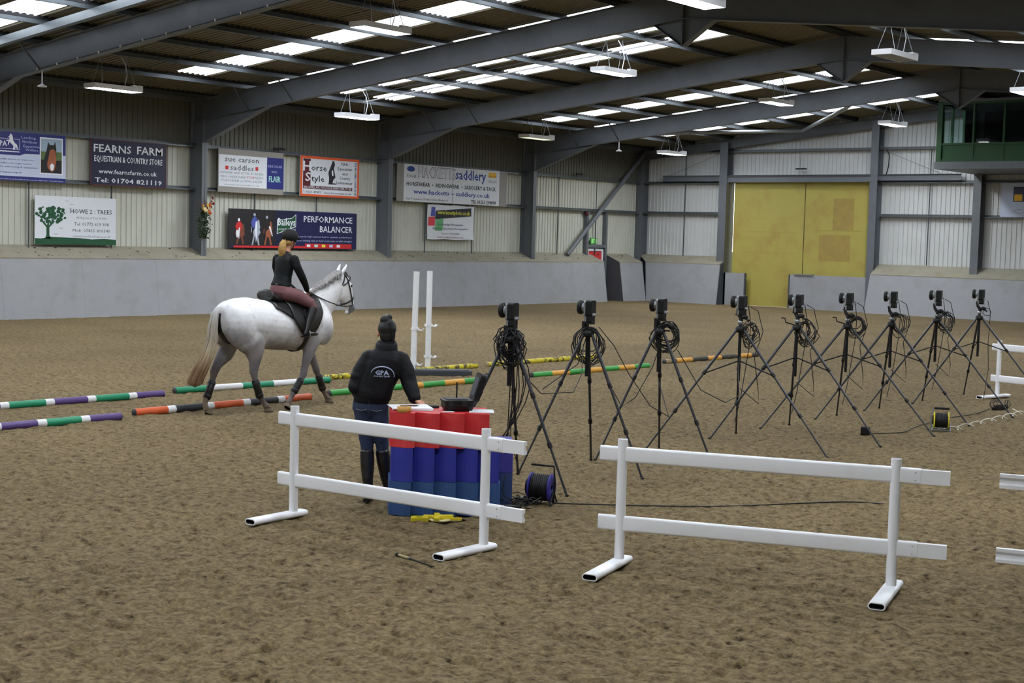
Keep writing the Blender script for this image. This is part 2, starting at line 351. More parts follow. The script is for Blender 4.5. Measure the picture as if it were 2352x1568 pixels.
# outer skin so no light leaks through the single sheets
# purlins
def zpurlin(x, name='purlin'):
    mb = MB(); z = rz(x) - .032; s = 1 if x < RIDGE else -1; h = .165; t = .006; L = YEND - YBACK
    pr = [(0, 0), (-.07 * s, 0), (-.07 * s, -.018), (-.064 * s, -.018), (-.064 * s, -t), (-t * s, -t), (-t * s, -h), (.065 * s, -h), (.065 * s, -h + .018), (.06 * s, -h + .018), (.06 * s, -h + t), (0, -h + t)]
    mb.prism(pr, (x, YBACK, z), (1, 0, 0), (0, 0, 1), (0, L, 0)); mb.build(name, 'galv', ceiling); MB().box((x - .012, YBACK, z - .055), (x + .012, YEND, z + .03)).build('dark_strip', 'blackmat', ceiling)  # black strip added to stand in for the dark upper part of each web
px = [-31.80 + k * 1.805 for k in range(9)]
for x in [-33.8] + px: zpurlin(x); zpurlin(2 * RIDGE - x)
for y in (15.5, 23.3, 31.2, 39.1, 47.0):           # sag bars between purlins
    for a, b in zip(px[:-1], px[1:]):
        MB().tube([(a, y, rz(a) - .1), (b, y, rz(b) - .1)], .012, 5).build('sag_bar', 'darkply', ceiling)
MB().box((XW - .2, YBACK, rz(XW) - .2), (XW + .16, YEND, rz(XW) - .02)).build('eaves_beam', 'steel', ceiling)
cdt = MB()
for y in (31.45,): cdt.tube([(-31.4, y, rz(-31.4) - .24), (-20.0, y, rz(-20) - .24)], .02, 6)
cdt.build('conduit', 'white', ceiling)
m = MB(); m.prism([(-.075, -.09), (.075, -.09), (.075, .09), (-.075, .09)], (-33.0, 18.25, rz(-33.0) - .30), (0, 1, 0), (0, 0, 1), (15.5, 0, 15.5 * RS)); m.build('cable_tray', 'galv', ceiling)

# ------------------------------------------------------------------ portal frames
def ibeam(mb, stations, plane_y, fw=.2, t=.016):
    """stations: (x, ztop, zbot); web in plane y"""
    n = len(stations)
    for (x0, a0, b0), (x1, a1, b1) in zip(stations[:-1], stations[1:]):
        w = [(x0, b0), (x1, b1), (x1, a1), (x0, a0)]
        mb.prism(w, (0, plane_y - .006, 0), (1, 0, 0), (0, 0, 1), (0, .012, 0))
        for e, (za, zb) in enumerate(((a0, a1), (b0, b1))):
            s = -1 if e == 0 else 1
            mb.prism([(x0, za), (x1, zb), (x1, zb + s * t), (x0, za + s * t)], (0, plane_y - fw / 2, 0), (1, 0, 0), (0, 0, 1), (0, fw, 0))
def portal(Yf, lab):
    root = empty('portal_frame', (0, Yf, 0), label=lab, category='portal frame', group='steel portal frames')
    T, B = .19, .80
    for s in (-1, 1):
        X = lambda x: x if s < 0 else 2 * RIDGE - x
        mb = MB(); ibeam(mb, [(X(x), rz(x) - T, rz(x) - B) for x in (-34.25, RIDGE)], 0); mb.build('rafter', 'steel', root)
        mb = MB(); w = [(X(-33.72), 5.0), (X(-30.9), rz(-30.9) - B + .02), (X(-33.72), rz(-33.72) - B + .02)]
        mb.prism(w, (0, -.006, 0), (1, 0, 0), (0, 0, 1), (0, .012, 0))
        d = V(X(-30.9) - X(-33.72), 0, rz(-30.9) - B - 5.0); nrm = V(-d.z, 0, d.x).normalized() * .016
        mb.add([V(X(-33.72), -.1, 5.0), V(X(-33.72), .1, 5.0), V(X(-30.9), .1, rz(-30.9) - B), V(X(-30.9), -.1, rz(-30.9) - B)] + [v + nrm for v in (V(X(-33.72), -.1, 5.0), V(X(-33.72), .1, 5.0), V(X(-30.9), .1, rz(-30.9) - B), V(X(-30.9), -.1, rz(-30.9) - B))],
               [(0, 1, 2, 3), (7, 6, 5, 4), (0, 4, 5, 1), (1, 5, 6, 2), (2, 6, 7, 3), (3, 7, 4, 0)])
        mb.build('haunch', 'steel', root)
        mb = MB(); a, b = sorted((X(-34.3), X(-33.74)))
        mb.box((a, -.006, .0), (b, .006, rz(-34.2) - B))
        for x in (a, b - .016): mb.box((x, -.1, 0), (x + .016, .1, 5.0 if (x < -33.9 or x > XR - .8) and False else rz(-34.2) - T - .05))
        mb.box((a, -.1, 5.0), (b, .1, 5.016)); mb.build('column', 'steel', root)
        for xp in (-31.80, -29.995):                 # fly braces down to the bottom flange
            MB().tube([(X(xp), -.62, rz(xp) - .18), (X(xp + .1), -.1, (rz(xp) - B + .02) if xp > -31 else rz(xp) - B - .0)], .022, 5).build('fly_brace', 'darkply', root)
    mb = MB(); zt = rz(RIDGE) - B
    mb.prism([(RIDGE - .78, zt - .78 * RS), (RIDGE, zt - .60), (RIDGE + .78, zt - .78 * RS), (RIDGE, zt + .05)], (0, -.008, 0), (1, 0, 0), (0, 0, 1), (0, .016, 0))
    for s in (-1, 1):
        p0 = V(RIDGE + s * .78, -.1, zt - .78 * RS); p1 = V(RIDGE, -.1, zt - .60); k = V(0, .2, 0); u = V(0, 0, .016)
        mb.add([p0, p1, p1 + k, p0 + k, p0 + u, p1 + u, p1 + k + u, p0 + k + u], [(0, 1, 2, 3), (7, 6, 5, 4), (0, 4, 5, 1), (1, 5, 6, 2), (2, 6, 7, 3), (3, 7, 4, 0)])
    mb.box((RIDGE - .012, -.1, zt - .6), (RIDGE + .012, .1, rz(RIDGE) - T)); mb.build('apex_haunch', 'steel', root)
    return root
FY = [19.42, 27.29, 35.16, 43.03]
labs = ['grey steel portal frame nearest the camera, crossing the top left corner', 'second grey portal frame, its column carrying the dried flowers', 'third grey portal frame, its column between the orange-edged and the saddlery signs', 'farthest full portal frame, just before the green viewing box']
fr = [portal(y, l) for y, l in zip(FY, labs)]
for y, l in ((11.55, 'grey portal frame just outside the left edge of the view'), (3.68, 'grey portal frame overhead behind the view')): portal(y, l)
cl = MB(); cl.tube([(-34 + k * .8, -.105, rz(-34 + k * .8) - .775) for k in range(5, 18)], .008, 5); cl.build('cable', 'black', fr[0])
cm = MB().box((-.012, -.12, -.02), (.012, -.09, .03)).mesh('cable_clip', ('white',))
for k in range(5, 18): inst('cable_clip', cm, fr[0], (-34 + k * .8, 0, rz(-34 + k * .8) - .775))

# ------------------------------------------------------------------ left wall
wl = empty('wall_left', kind='structure')
for k in range(-22, 33):
    y = Y0 + .2 + k * MOD
    if y > YEND: continue
    if k == -22:
        ml = sheet_mesh('cladding_panel', profile(MOD, 6, .028, .028), (XW, 0, -.05), (0, 1, 0), (1, 0, 0), (0, 0, 4.95), ('clad',))
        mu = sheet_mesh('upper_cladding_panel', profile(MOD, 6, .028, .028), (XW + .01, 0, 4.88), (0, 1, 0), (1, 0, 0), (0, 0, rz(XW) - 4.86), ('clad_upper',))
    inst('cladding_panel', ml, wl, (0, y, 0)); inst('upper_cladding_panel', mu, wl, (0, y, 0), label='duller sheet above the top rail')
MB().box((XW - .12, YBACK, -.1), (XW - .03, YEND + .2, rz(XW) + .02)).build('outer_skin', 'clad', wl)
def rail(z, x=XW + .03, y0=YBACK, y1=YEND):
    mb = MB(); pr = [(0, 0), (.2, 0), (.2, -.02), (.194, -.02), (.194, -.006), (.006, -.006), (.006, -.06), (0, -.06)]
    pr = [(0, -.07), (.006, -.07), (.006, -.006), (.2, -.006), (.2, .05), (.206, .05), (.206, -.012), (.2, -.012), (0, -.0)]
    mb.box((x, y0, z - .006), (x + .2, y1, z)); mb.box((x + .194, y0, z - .05), (x + .2, y1, z)); mb.box((x, y0, z), (x + .006, y1, z + .06)); return mb.build('sheeting_rail', 'galv', wl)
rail(3.66); rail(4.92)
for y in (13.9, 16.5, 21.77, 24.38, 29.6, 32.2, 37.4, 39.95, 45.1, 47.66):
    MB().tube([(XW + .17, y, 1.85), (XW + .17, y, 3.63)], .022, 6).build('sag_rod', 'darkply', wl)
    if y > 30: MB().tube([(XW + .17, y, 3.66), (XW + .17, y, 4.9)], .016, 6).build('sag_rod', 'darkply', wl)
d = V(0, 5.3, 4.5)
MB().tube([(-34.0, 45.55, 1.86), (-34.0, 50.85, 6.25)], .09, 12).build('wind_brace', 'steel', wl)

# kick boards on the left: sloped plywood panels, dusty ledge behind
tl = empty('trim_1', kind='structure')
def kick(y0, y1, parent=tl):
    mb = MB(); mb.prism([(-33.31, -.08), (-33.56, 1.59), (-33.585, 1.59), (-33.335, -.08)], (0, y0 + .002, 0), (1, 0, 0), (0, 0, 1), (0, y1 - y0 - .004, 0)); mb.build('kickboard_panel', 'kick', parent)
    mb = MB(); mb.prism([(-33.55, 1.60), (-34.34, 1.92), (-34.34, 1.90), (-33.55, 1.575)], (0, y0, 0), (1, 0, 0), (0, 0, 1), (0, y1 - y0, 0)); mb.build('ledge_board', 'ledge', parent)
ys = [-6.3 + 2.44 * k for k in range(0, 23)]
ys = [y for y in ys if y < 46.6] + [47.45]
for a, b in zip(ys[:-1], ys[1:]): kick(a, b)
kick(48.55, 50.2)
mb = MB(); mb.prism([(-33.31, -.08), (-33.56, 1.59), (-34.34, 1.92), (-34.34, -.08)], (0, 48.53, 0), (1, 0, 0), (0, 0, 1), (0, .03, 0)); mb.build('reveal_board', 'darkply', tl)
mb = MB(); mb.prism([(-33.31, -.08), (-33.56, 1.59), (-34.34, 1.92), (-34.34, -.08)], (0, 47.42, 0), (1, 0, 0), (0, 0, 1), (0, .03, 0)); mb.build('reveal_board', 'darkply', tl)
mb = MB()
for _ in range(150):
    y = random.uniform(18, 50); t = random.uniform(.08, .9); x = -33.58 - .74 * t; z = 1.605 + .31 * t; s = random.uniform(.01, .035)
    mb.ball((x, y, z), (s, s * 1.3, s * .5), 6, 4)
mb.build('ledge_litter', 'blackmat', tl, kind='stuff', label='crumbs of dirt on the dusty ledge')
# fire door behind the gap
dr = empty('door_1', kind='structure')
MB().box((XW + .04, 47.3, 0), (XW + .09, 48.22, 2.02)).build('door_leaf', 'red', dr, label='red door leaf')
mb = MB(); mb.box((XW + .03, 47.2, 0), (XW + .13, 47.29, 2.11)); mb.box((XW + .03, 48.22, 0), (XW + .13, 48.31, 2.11)); mb.box((XW + .03, 47.29, 2.02), (XW + .13, 48.22, 2.11)); mb.build('door_frame', 'signwhite', dr, label='pale frame')
mb = MB(); mb.box((XW + .03, 47.02, 0), (XW + .2, 47.16, 3.64)); mb.box((XW + .03, 48.36, 0), (XW + .2, 48.47, 3.64)); mb.box((XW + .03, 47.16, 2.16), (XW + .2, 48.36, 2.28)); mb.build('trimmer_frame', 'steel', dr)
MB().tube([(XW + .16, 47.7, 2.55), (XW + .16, 47.7, 3.6)], .008, 5).build('cable', 'black', dr)
ex = empty('exit_sign', (XW + .16, 47.58, 2.42), label='small green running man exit sign above the red door', category='exit sign')
MB().box((-.05, -.2, -.12), (.0, .22, .13)).build('housing', 'exit_green', ex)
MB().box((.0, -.17, -.09), (.006, .19, .10)).build('face', 'exit_face', ex)
mb = MB(); mb.ball((.009, .0, .05), (.003, .02, .02), 8, 6); mb.tube([(.009, 0, .03), (.009, -.01, -.02), (.009, -.05, -.07)], .01, 5); mb.tube([(.009, -.01, -.02), (.009, .04, -.05), (.009, .03, -.08)], .01, 5); mb.tube([(.009, -.05, .0), (.009, 0, .02), (.009, .05, .01)], .008, 5); mb.build('running_man', 'exit_green', ex)
al = empty('alarm_sounder', (XW + .2, 47.0, 3.52), label='dark red alarm sounder at the head of the door post', category='alarm')
MB().box((-.05, -.09, -.08), (.0, .09, .08)).build('housing', 'maroon', al); MB().lathe([(.0, .03), (.05, .03), (.06, 0)], (0, 0, 0), (1, 0, 0), 12).build('bell_dome', 'maroon', al)
for (x, y, z, rot, l) in ((XW + .25, 30.5, 5.03, 0, 'thin dark bar hanging on the left wall above the white saddle sign'), (XW + .25, 46.35, 5.06, 0, 'thin dark bar hanging on the left wall near the far corner'), (-26.8, 51.0, 5.46, 1, 'thin dark bar hanging over the yellow door')):
    h = empty('hanging_bar', (x, y, z), math.pi / 2 if rot else 0, label=l, category='bar')
    MB().box((-.02, -.23, -.03), (.02, .23, .03)).build('bar', 'black', h); MB().tube([(0, .05, .03), (0, .03, .75 if rot else .1)], .007, 5).build('wire', 'black', h)

# ------------------------------------------------------------------ end wall
we = empty('wall_end', kind='structure')
YE = 51.2; DX0, DX1, DZ = -29.98, -23.62, 4.93
k = 0; x = XW
while x < XR + .3:
    x1 = x + MOD; zt = max(rz(x), rz(x1)) + .02
    zb = -.05
    if x1 > DX0 and x < DX1: zb = DZ - .02
    for (u0, u1, b) in ([(x, x1, zb)] if not (x < DX0 < x1 or x < DX1 < x1) else ([(x, DX0, -.05), (DX0, x1, DZ - .02)] if x < DX0 < x1 else [(x, DX1, DZ - .02), (DX1, x1, -.05)])):
        rb = max(1, round((u1 - u0) / .177))
        me = sheet_mesh('cladding_panel', profile(u1 - u0, rb, .028, .028), (u0, YE, b), (1, 0, 0), (0, -1, 0), (0, 0, zt - b), ('clad_end',)); inst('cladding_panel', me, we)
    x = x1
mb = MB(); mb.box((XW - .2, YE + .06, 0), (DX0, YE + .1, 6.6)); mb.box((DX0, YE + .06, DZ), (DX1, YE + .1, 8.4)); mb.box((DX1, YE + .06, 0), (XR + .2, YE + .1, 6.5)); mb.box((XW + 2, YE + .06, 6.5), (DX0, YE + .1, 7)); mb.box((DX1, YE + .06, 6.5), (XR - 2, YE + .1, 8.3)); mb.build('outer_skin', 'clad_end', we)
def erail(z, x0, x1):
    mb = MB(); mb.box((x0, YE - .24, z - .006), (x1, YE - .03, z)); mb.box((x0, YE - .24, z - .05), (x1, YE - .234, z)); mb.box((x0, YE - .036, z), (x1, YE - .03, z + .06)); mb.build('sheeting_rail', 'galv', we)
erail(3.68, -34.2, -30.3); erail(3.68, -23.45, XR); erail(4.93, -34.2, -30.3); erail(4.93, -23.45, XR); erail(6.19, -34.2, XR)
for (a, b) in ((-34.3, -34.0), (-30.3, -29.94), (-23.76, -23.46), (-19.76, -19.47), (-13.2, -12.9)):
    xm = (a + b) / 2; mb = MB(); t = .016; mb.box((xm - .006, 50.72, 0), (xm + .006, YE - .03, rz(xm) - .3))
    mb.box((a, 50.7, 0), (b, 50.7 + t, rz(xm) - .3)); mb.box((a, YE - .06, 0), (b, YE - .045, rz(xm) - .3)); mb.build('wind_post', 'steel', we)
mb = MB(); ibeam(mb, [(-34.3, rz(-34.3) - .19, rz(-34.3) - .55), (RIDGE, rz(RIDGE) - .19, rz(RIDGE) - .55), (XR, rz(XR) - .19, rz(XR) - .55)], 50.96, .18); mb.build('gable_rafter', 'steel', we)
mb = MB(); mb.box((-30.0, 50.75, 4.93), (-23.6, 50.77, 5.17)); mb.box((-30.0, 50.7, 4.93), (-23.6, 50.9, 4.945)); mb.box((-30, 50.7, 5.155), (-23.6, 50.9, 5.17)); mb.build('door_header', 'steel', we)
mb = MB(); mb.box((-33.1, 50.86, 5.0), (-20.3, 50.88, 5.2)); mb.box((-33.1, 50.78, 5.2), (-20.3, 50.95, 5.22)); mb.box((-33.1, 50.8, 4.98), (-20.3, 50.93, 5.0)); mb.build('door_track', 'steel', we)
for x, z0, z1 in ((-32.07, 1.9, 3.64), (-32.07, 3.68, 6.15), (-21.5, 1.85, 3.64), (-21.5, 3.68, 4.9), (-21.5, 5.2, 6.15)): MB().tube([(x, 50.98, z0), (x, 50.98, z1)], .02, 6).build('sag_rod', 'darkply', we)
MB().tube([(-33.4, 50.9, 5.0), (-30.4, 50.9, 6.1)], .008, 5).build('tie_wire', 'galv', we); MB().tube([(-23.3, 50.9, 6.1), (-21.0, 50.9, 5.2)], .008, 5).build('tie_wire', 'galv', we)
MB().tube([(-23.2, 50.88, 6.15), (-23.1, 50.88, 5.9), (-23.12, 50.88, 5.5), (-23.2, 50.88, 5.2), (-23.4, 50.88, 5.1)], .02, 6).build('cable', 'black', we)
# sliding door
d2 = empty('door_2', kind='structure')
MB().box((-29.73, 51.0, .02), (-26.575, 51.06, 4.93)).build('door_leaf', 'door_yellow', d2); MB().box((-26.555, 51.0, .02), (-23.64, 51.06, 4.93)).build('door_leaf', 'door_yellow', d2)
mb = MB(); mb.box((-26.575, 50.985, .02), (-26.555, 51.05, 4.93)); mb.build('door_joint', 'joint_dark', d2)
mat('patch', (156, 132, 68), .6, 0, .2, 4, dirt=(168, 148, 60), dsc=3, damt=.7)
for (a, b, c, e) in ((-25.35, -24.5, 3.1, 4.3), (-25.9, -24.6, 1.9, 2.9), (-28.9, -28.2, 3.5, 3.51), (-29.3, -26.9, 2.96, 2.975), (-26.2, -24.1, 3.06, 3.072), (-29.4, -26.8, 2.13, 2.14)):
    MB().box((a, 50.994, c), (b, 51.0, e)).build('board_patch', 'patch', d2, label='browner repair board')
mb = MB(); mb.box((-29.98, 50.72, 0), (-29.86, 51.2, 4.93)); mb.build('door_jamb', 'joint_dark', d2)
# grey boards in front of the door
tg = empty('trim_2', kind='structure')
MB().box((-30.05, 50.72, -.05), (-28.98, 50.76, 1.3)).build('kickboard_panel', 'kick', tg); MB().box((-26.95, 50.72, -.05), (-23.6, 50.76, 1.33)).build('kickboard_panel', 'kick', tg)
mb = MB(); mb.box((-27.0, 50.7, -.05), (-26.95, 50.8, 1.33)); mb.box((-28.98, 50.7, -.05), (-28.93, 50.8, 1.3)); mb.build('board_edge', 'darkply', tg)
mb = MB(); mb.box((-26.75, 50.66, 1.31), (-25.95, 50.82, 1.36)); mb.build('latch_bar', 'silver', tg)
# kick boards of the end wall
def kend(x0, x1, z1, zl, parent, c0=0, c1=0):
    mb = MB(); vs = []
    for yy, zz, off in ((50.2, -.08, 0), (50.47, z1, 1), (50.495, z1, 1), (50.225, -.08, 0)):
        vs += [(x0 + (c0 if off else 0), yy, zz), (x1 + (c1 if off else 0), yy, zz)]
    mb.add(vs, [(0, 1, 3, 2), (2, 3, 5, 4), (4, 5, 7, 6), (6, 7, 1, 0), (0, 2, 4, 6), (1, 7, 5, 3)]); mb.build('kickboard_panel', 'kick', parent)
    mb = MB(); mb.add([(x0 + c0, 50.46, z1 + .01), (x1 + c1, 50.46, z1 + .01), (x1 + c1, 51.17, zl), (x0 + c0 - (.8 if c0 < 0 else 0), 51.17, zl)] + [(x0 + c0, 50.46, z1 - .015), (x1 + c1, 50.46, z1 - .015), (x1 + c1, 51.17, zl - .025), (x0 + c0 - (.8 if c0 < 0 else 0), 51.17, zl - .025)], [(0, 1, 2, 3), (7, 6, 5, 4), (0, 4, 5, 1), (1, 5, 6, 2), (2, 6, 7, 3), (3, 7, 4, 0)]); mb.build('ledge_board', 'ledge', parent)
te = empty('trim_3', kind='structure')
kend(-33.31, -29.95, 1.62, 1.93, te, -.27, -.03)
xs = [-23.55, -21.6, -19.16, -16.7, -14.3, -11.8, -9.4, -7, -4.5, -2.1, -.6]
for i, (a, b) in enumerate(zip(xs[:-1], xs[1:])): kend(a, b, 1.46, 1.84, te, .08 if i == 0 else 0, 0)
mb = MB(); mb.add([(-29.95, 50.21, -.05), (-29.98, 50.48, 1.6), (-29.98, 50.7, 1.7), (-29.95, 50.7, -.05), (-29.93, 50.21, -.05), (-29.95, 50.48, 1.6), (-29.95, 50.7, 1.7), (-29.93, 50.7, -.05)], [(0, 1, 2, 3), (7, 6, 5, 4), (0, 4, 5, 1), (1, 5, 6, 2), (2, 6, 7, 3), (3, 7, 4, 0)]); mb.build('reveal_board', 'darkply', te)
# right wall and back wall (behind the camera)
wr = empty('wall_right', kind='structure')
MB().box((1.6, YBACK, -.1), (1.7, YEND, 7.0)).build('cladding', 'clad', wr)
wb = empty('wall_back', kind='structure')
mb = MB(); mb.prism([(XW - .1, -.1), (2, -.1), (2, rz(2) + .05), (RIDGE, 8.2), (XW - .1, rz(XW))], (0, YBACK - .1, 0), (1, 0, 0), (0, 0, 1), (0, .1, 0)); mb.build('cladding', 'clad', wb)
MB().box((XR - .3, YBACK, 6.2), (2.2, YEND, 6.5)).build('eaves_soffit', 'steel', wr)
# roof bracing tubes in the last bay
for a, b in (((-29.1, 46.45), (-26.4, 50.2)), ((-26.4, 50.2), (-22.8, 46.4)), ((-32.6, 43.2), (-29.1, 46.45)), ((-22.8, 46.4), (-20.4, 43.2))):
    MB().tube([(a[0], a[1], rz(a[0]) - .36), (b[0], b[1], rz(b[0]) - .36)], .07, 10).build('roof_brace', 'silver', ceiling)
# yard outside the open slit of the door
ho = empty('garden_hedge', (-40, 75, 0), label='green hedge glimpsed through the slit of the yellow door', category='hedge')
mb = MB()
for i in range(24): mb.ball((-9 + i * .8, random.uniform(-.5, .5), random.uniform(.6, 1.0)), (.9, .8, random.uniform(1.0, 1.4)), 8, 6)
mb.build('foliage', 'hedge', ho)
# ------------------------------------------------------------------ hanging luminaires
def luminaire(x, y, z, label, state='lamp_on', grp='hanging gas and tube luminaires'):
    r = empty('hanging_luminaire', (x, y, z), label=label, category='ceiling light', group='white luminaires hung on chains')
    hx, hy, h = .23, .70, .055
    mb = MB(); t = .02
    for a, b in (((-hx, -hy), (hx, -hy + t)), ((-hx, hy - t), (hx, hy)), ((-hx, -hy + t), (-hx + t, hy - t)), ((hx - t, -hy + t), (hx, hy - t))): mb.box((a[0], a[1], -h), (b[0], b[1], h))
    mb.box((-hx, -hy, h), (hx, hy, h + .006)); mb.box((hx - .1, hy - .3, h), (hx, hy, h + .05)); mb.build('housing', 'lampbox', r)
    MB().box((-hx + .022, -hy + .022, -h + .012), (hx - .022, hy - .022, -h + .022)).build('diffuser', state, r, label={'lamp_on': 'glowing diffuser', 'lamp_dim': 'dim yellow-green diffuser', 'lamp_off': 'dark diffuser'}[state])
    top = rz(x) - z - .2
    for sy in (-1, 1):
        for sx in (-1, 1):
            MB().tube([(sx * hx * .9, sy * .48, h), (0, sy * .36, min(top, .75))], .009, 5).build('chain', 'silver', r)
        MB().tube([(0, sy * .36, min(top, .75)), (0, sy * .36, top)], .008, 4).build('chain', 'silver', r)
    MB().tube([(.05, .3, h + .04), (.09, .33, top * .45), (.02, .34, top * .75), (-.1, .3, top)], .012, 5).build('flex', 'white', r)
    return r
rows = {-30.1: (5.86, [21.5, 29.9, 38.4, 46.8]), -21.25: (6.73, [21.75, 30.2, 38.7, 46.95]), -13.55: (6.66, [21.6, 29.9, 38.2, 46.6]), -4.6: (5.9, [21.6, 30, 38.4, 46.8])}
nm = {(-30.1, 0): 'lit white luminaire hanging in front of the left wall, nearest the left edge', (-30.1, 1): 'lit white luminaire hanging above the orange-edged sign', (-30.1, 2): 'dim greenish luminaire hanging by the left wall, above the diagonal brace bay', (-30.1, 3): 'lit white luminaire hanging in front of the far left corner',
      (-21.25, 0): 'lit white luminaire high up at the top edge left of the middle', (-21.25, 1): 'lit white luminaire in the middle of the roof under the second row of rooflights', (-21.25, 2): 'lit white luminaire above the yellow door', (-21.25, 3): 'lit white luminaire just left of the green viewing box',
      (-13.55, 0): 'brightest luminaire cut by the top edge beside the ridge plate', (-13.55, 1): 'switched-off white luminaire with a dark underside at the upper right', (-13.55, 2): 'lit white luminaire cut by the right edge in front of the green box'}
for x, (z, ys) in rows.items():
    for i, y in enumerate(ys):
        if (x, i) not in nm and x != -4.6 and not (x == -13.55): continue
        if (x, i) not in nm: continue
        luminaire(x, y, z, nm[(x, i)], 'lamp_off' if (x, i) == (-13.55, 1) else 'lamp_dim' if (x, i) == (-30.1, 2) else 'lamp_on')
for x in (-30.1, -21.25, -13.55, -4.6):
    for y in (4.9, 13.2): luminaire(x, y, rows[x][0], 'lit luminaire overhead outside the view, %s, %s' % ({-30.1: 'by the left wall', -21.25: 'left of the ridge', -13.55: 'right of the ridge', -4.6: 'by the right wall'}[x], 'beside the camera' if y > 10 else 'behind the camera'), 'lamp_on')
for y in (21.6, 30, 38.4): luminaire(-4.6, y, 5.9, 'lit luminaire by the right wall outside the view, %s' % {21.6: 'nearest', 30: 'middle', 38.4: 'farthest'}[y], 'lamp_on')
for (x, y, l) in ((-29.96, 19.42, 'small white disc detector under the nearest rafter'), (-29.94, 43.03, 'small white disc detector under the farthest rafter')):
    d = empty('disc_detector', (x, y, 5.68), label=l, category='detector')
    MB().lathe([(0, 0), (.11, .0), (.11, .02), (.05, .05), (.03, .07), (0, .07)], (0, 0, 0), (0, 0, 1), 18).build('disc', 'white', d); MB().tube([(0, 0, .07), (0, 0, .42)], .018, 6).build('stem', 'white', d)

# ------------------------------------------------------------------ text
TXT = []
def text(s, y0, y1, zb, h, m, parent, x, bold=0, end=None, kind='lettering'):
    """write s on a wall facing +X (end=None) or, with end, on a wall facing -Y; box (y0..y1, zb..zb+h)"""
    cu = bpy.data.curves.new('t', 'FONT'); cu.body = s; cu.size = 1; cu.resolution_u = 1; cu.extrude = .0015 if not bold else .002; cu.offset = bold; cu.fill_mode = 'BOTH'
    o = bpy.data.objects.new('t', cu); COL.objects.link(o); TXT.append((o, y0, y1, zb, h, m, parent, x, end, kind, s))
def flush():
    dg = bpy.context.evaluated_depsgraph_get(); dg.update()
    for o, y0, y1, zb, h, m, parent, x, end, kind, s in TXT:
        me = bpy.data.meshes.new_from_object(o.evaluated_get(dg)); n = len(me.vertices)
        if not n: continue
        a = np.zeros(n * 3); me.vertices.foreach_get('co', a); a = a.reshape(-1, 3)
        w0, w1 = a[:, 0].min(), a[:, 0].max(); cap = .70
        low = all(c in 'acemnorsuvwxz.' for c in s.replace(' ', ''))
        if low: cap = .53
        U = y0 + (a[:, 0] - w0) / (w1 - w0) * (y1 - y0); Zc = zb + a[:, 1] / cap * h; D = a[:, 2]
        if end is None: b = np.stack([np.full(n, x) + .002 + D, U, Zc], -1)
        elif end == 'free': b = np.stack([U, Zc, D], -1)
        else: b = np.stack([U, np.full(n, x) - .002 - D, Zc], -1)
        me.vertices.foreach_set('co', b.ravel())
        if end == 'wall': me.flip_normals()
        me.materials.clear(); me.materials.append(M['t_' + m] if 't_' + m in M else M[m]); me.update()
        q = inst(kind, me, parent); bpy.data.objects.remove(o)
    TXT.clear()
def board(name, y0, y1, z0, z1, x, m, label, cat='sign', t=.03):
    r = empty(name, (0, 0, 0), label=label, category=cat)
    MB().box((x - t, y0, z0), (x, y1, z1)).build('board', m, r); return r
def poly(r, name, pts, x, m, t=.003):
    MB().prism(pts, (x, 0, 0), (0, 1, 0), (0, 0, 1), (t, 0, 0)).build(name, m, r)
def rect(r, name, y0, y1, z0, z1, x, m, t=.003): poly(r, name, [(y0, z0), (y1, z0), (y1, z1), (y0, z1)], x, m, t)
XS = -34.04; S = {}
S['happa'] = board('banner_board', 19.9, 22.79, 3.6, 4.87, XS, 'lav', 'blue and white charity board with a bay horse photo, cut by the left edge')
r = S['happa']; poly(r, 'blue_field', [(19.9, 4.25), (21.41, 4.27), (21.57, 4.32), (22.79, 4.34), (22.79, 4.87), (19.9, 4.87)], XS, 'royal'); rect(r, 'blue_band', 19.9, 22.79, 3.6, 3.72, XS, 'royal')
rect(r, 'photo_frame', 22.0, 22.7, 3.82, 4.79, XS + .003, 't_w'); rect(r, 'photo_sky', 22.03, 22.67, 4.4, 4.76, XS + .006, 'skyblue_print', .001); rect(r, 'photo_field', 22.03, 22.67, 4.2, 4.42, XS + .006, 'field_print', .0015); rect(r, 'photo_ground', 22.03, 22.67, 3.85, 4.2, XS + .006, 'darkprint', .001)
poly(r, 'photo_mane', [(22.2, 3.88), (22.12, 4.2), (22.2, 4.45), (22.25, 4.68), (22.3, 4.6), (22.42, 4.6), (22.46, 4.7), (22.5, 4.5), (22.5, 4.2), (22.45, 3.88)], XS + .0075, 'darkprint', .001)
poly(r, 'photo_horse', [(22.24, 3.98), (22.22, 4.1), (22.27, 4.3), (22.3, 4.46), (22.4, 4.5), (22.48, 4.44), (22.5, 4.2), (22.45, 3.95), (22.36, 3.88)], XS + .0085, 'bay', .001)
poly(r, 'photo_blaze', [(22.33, 3.93), (22.3, 4.05), (22.36, 4.12), (22.44, 4.06), (22.4, 3.92)], XS + .0095, 't_w', .001)
for a, b, c, d in ((20.2, 21.4, 4.68, 4.69), (20.2, 21.4, 4.42, 4.43), (21.39, 21.4, 4.42, 4.69), (20.2, 21.39, 4.345, 4.37)): rect(r, 'logo_line', a, b, c, d, XS + .003, 't_w')
poly(r, 'rearing_horse', [(21.06, 4.72), (21.12, 4.79), (21.13, 4.83), (21.17, 4.8), (21.2, 4.74), (21.2, 4.66), (21.26, 4.58), (21.32, 4.54), (21.35, 4.44), (21.32, 4.43), (21.28, 4.5), (21.26, 4.41), (21.2, 4.41), (21.22, 4.5), (21.16, 4.56), (21.1, 4.6), (21.07, 4.52), (21.05, 4.53), (21.07, 4.62), (21.0, 4.62), (21.02, 4.65), (21.1, 4.66), (21.1, 4.72)], XS + .004, 't_w')
S['fearns'] = board('shop_board', 23.57, 26.14, 3.6, 4.88, XS, 'navyboard', 'dark navy board of the farm and country store in white lettering')
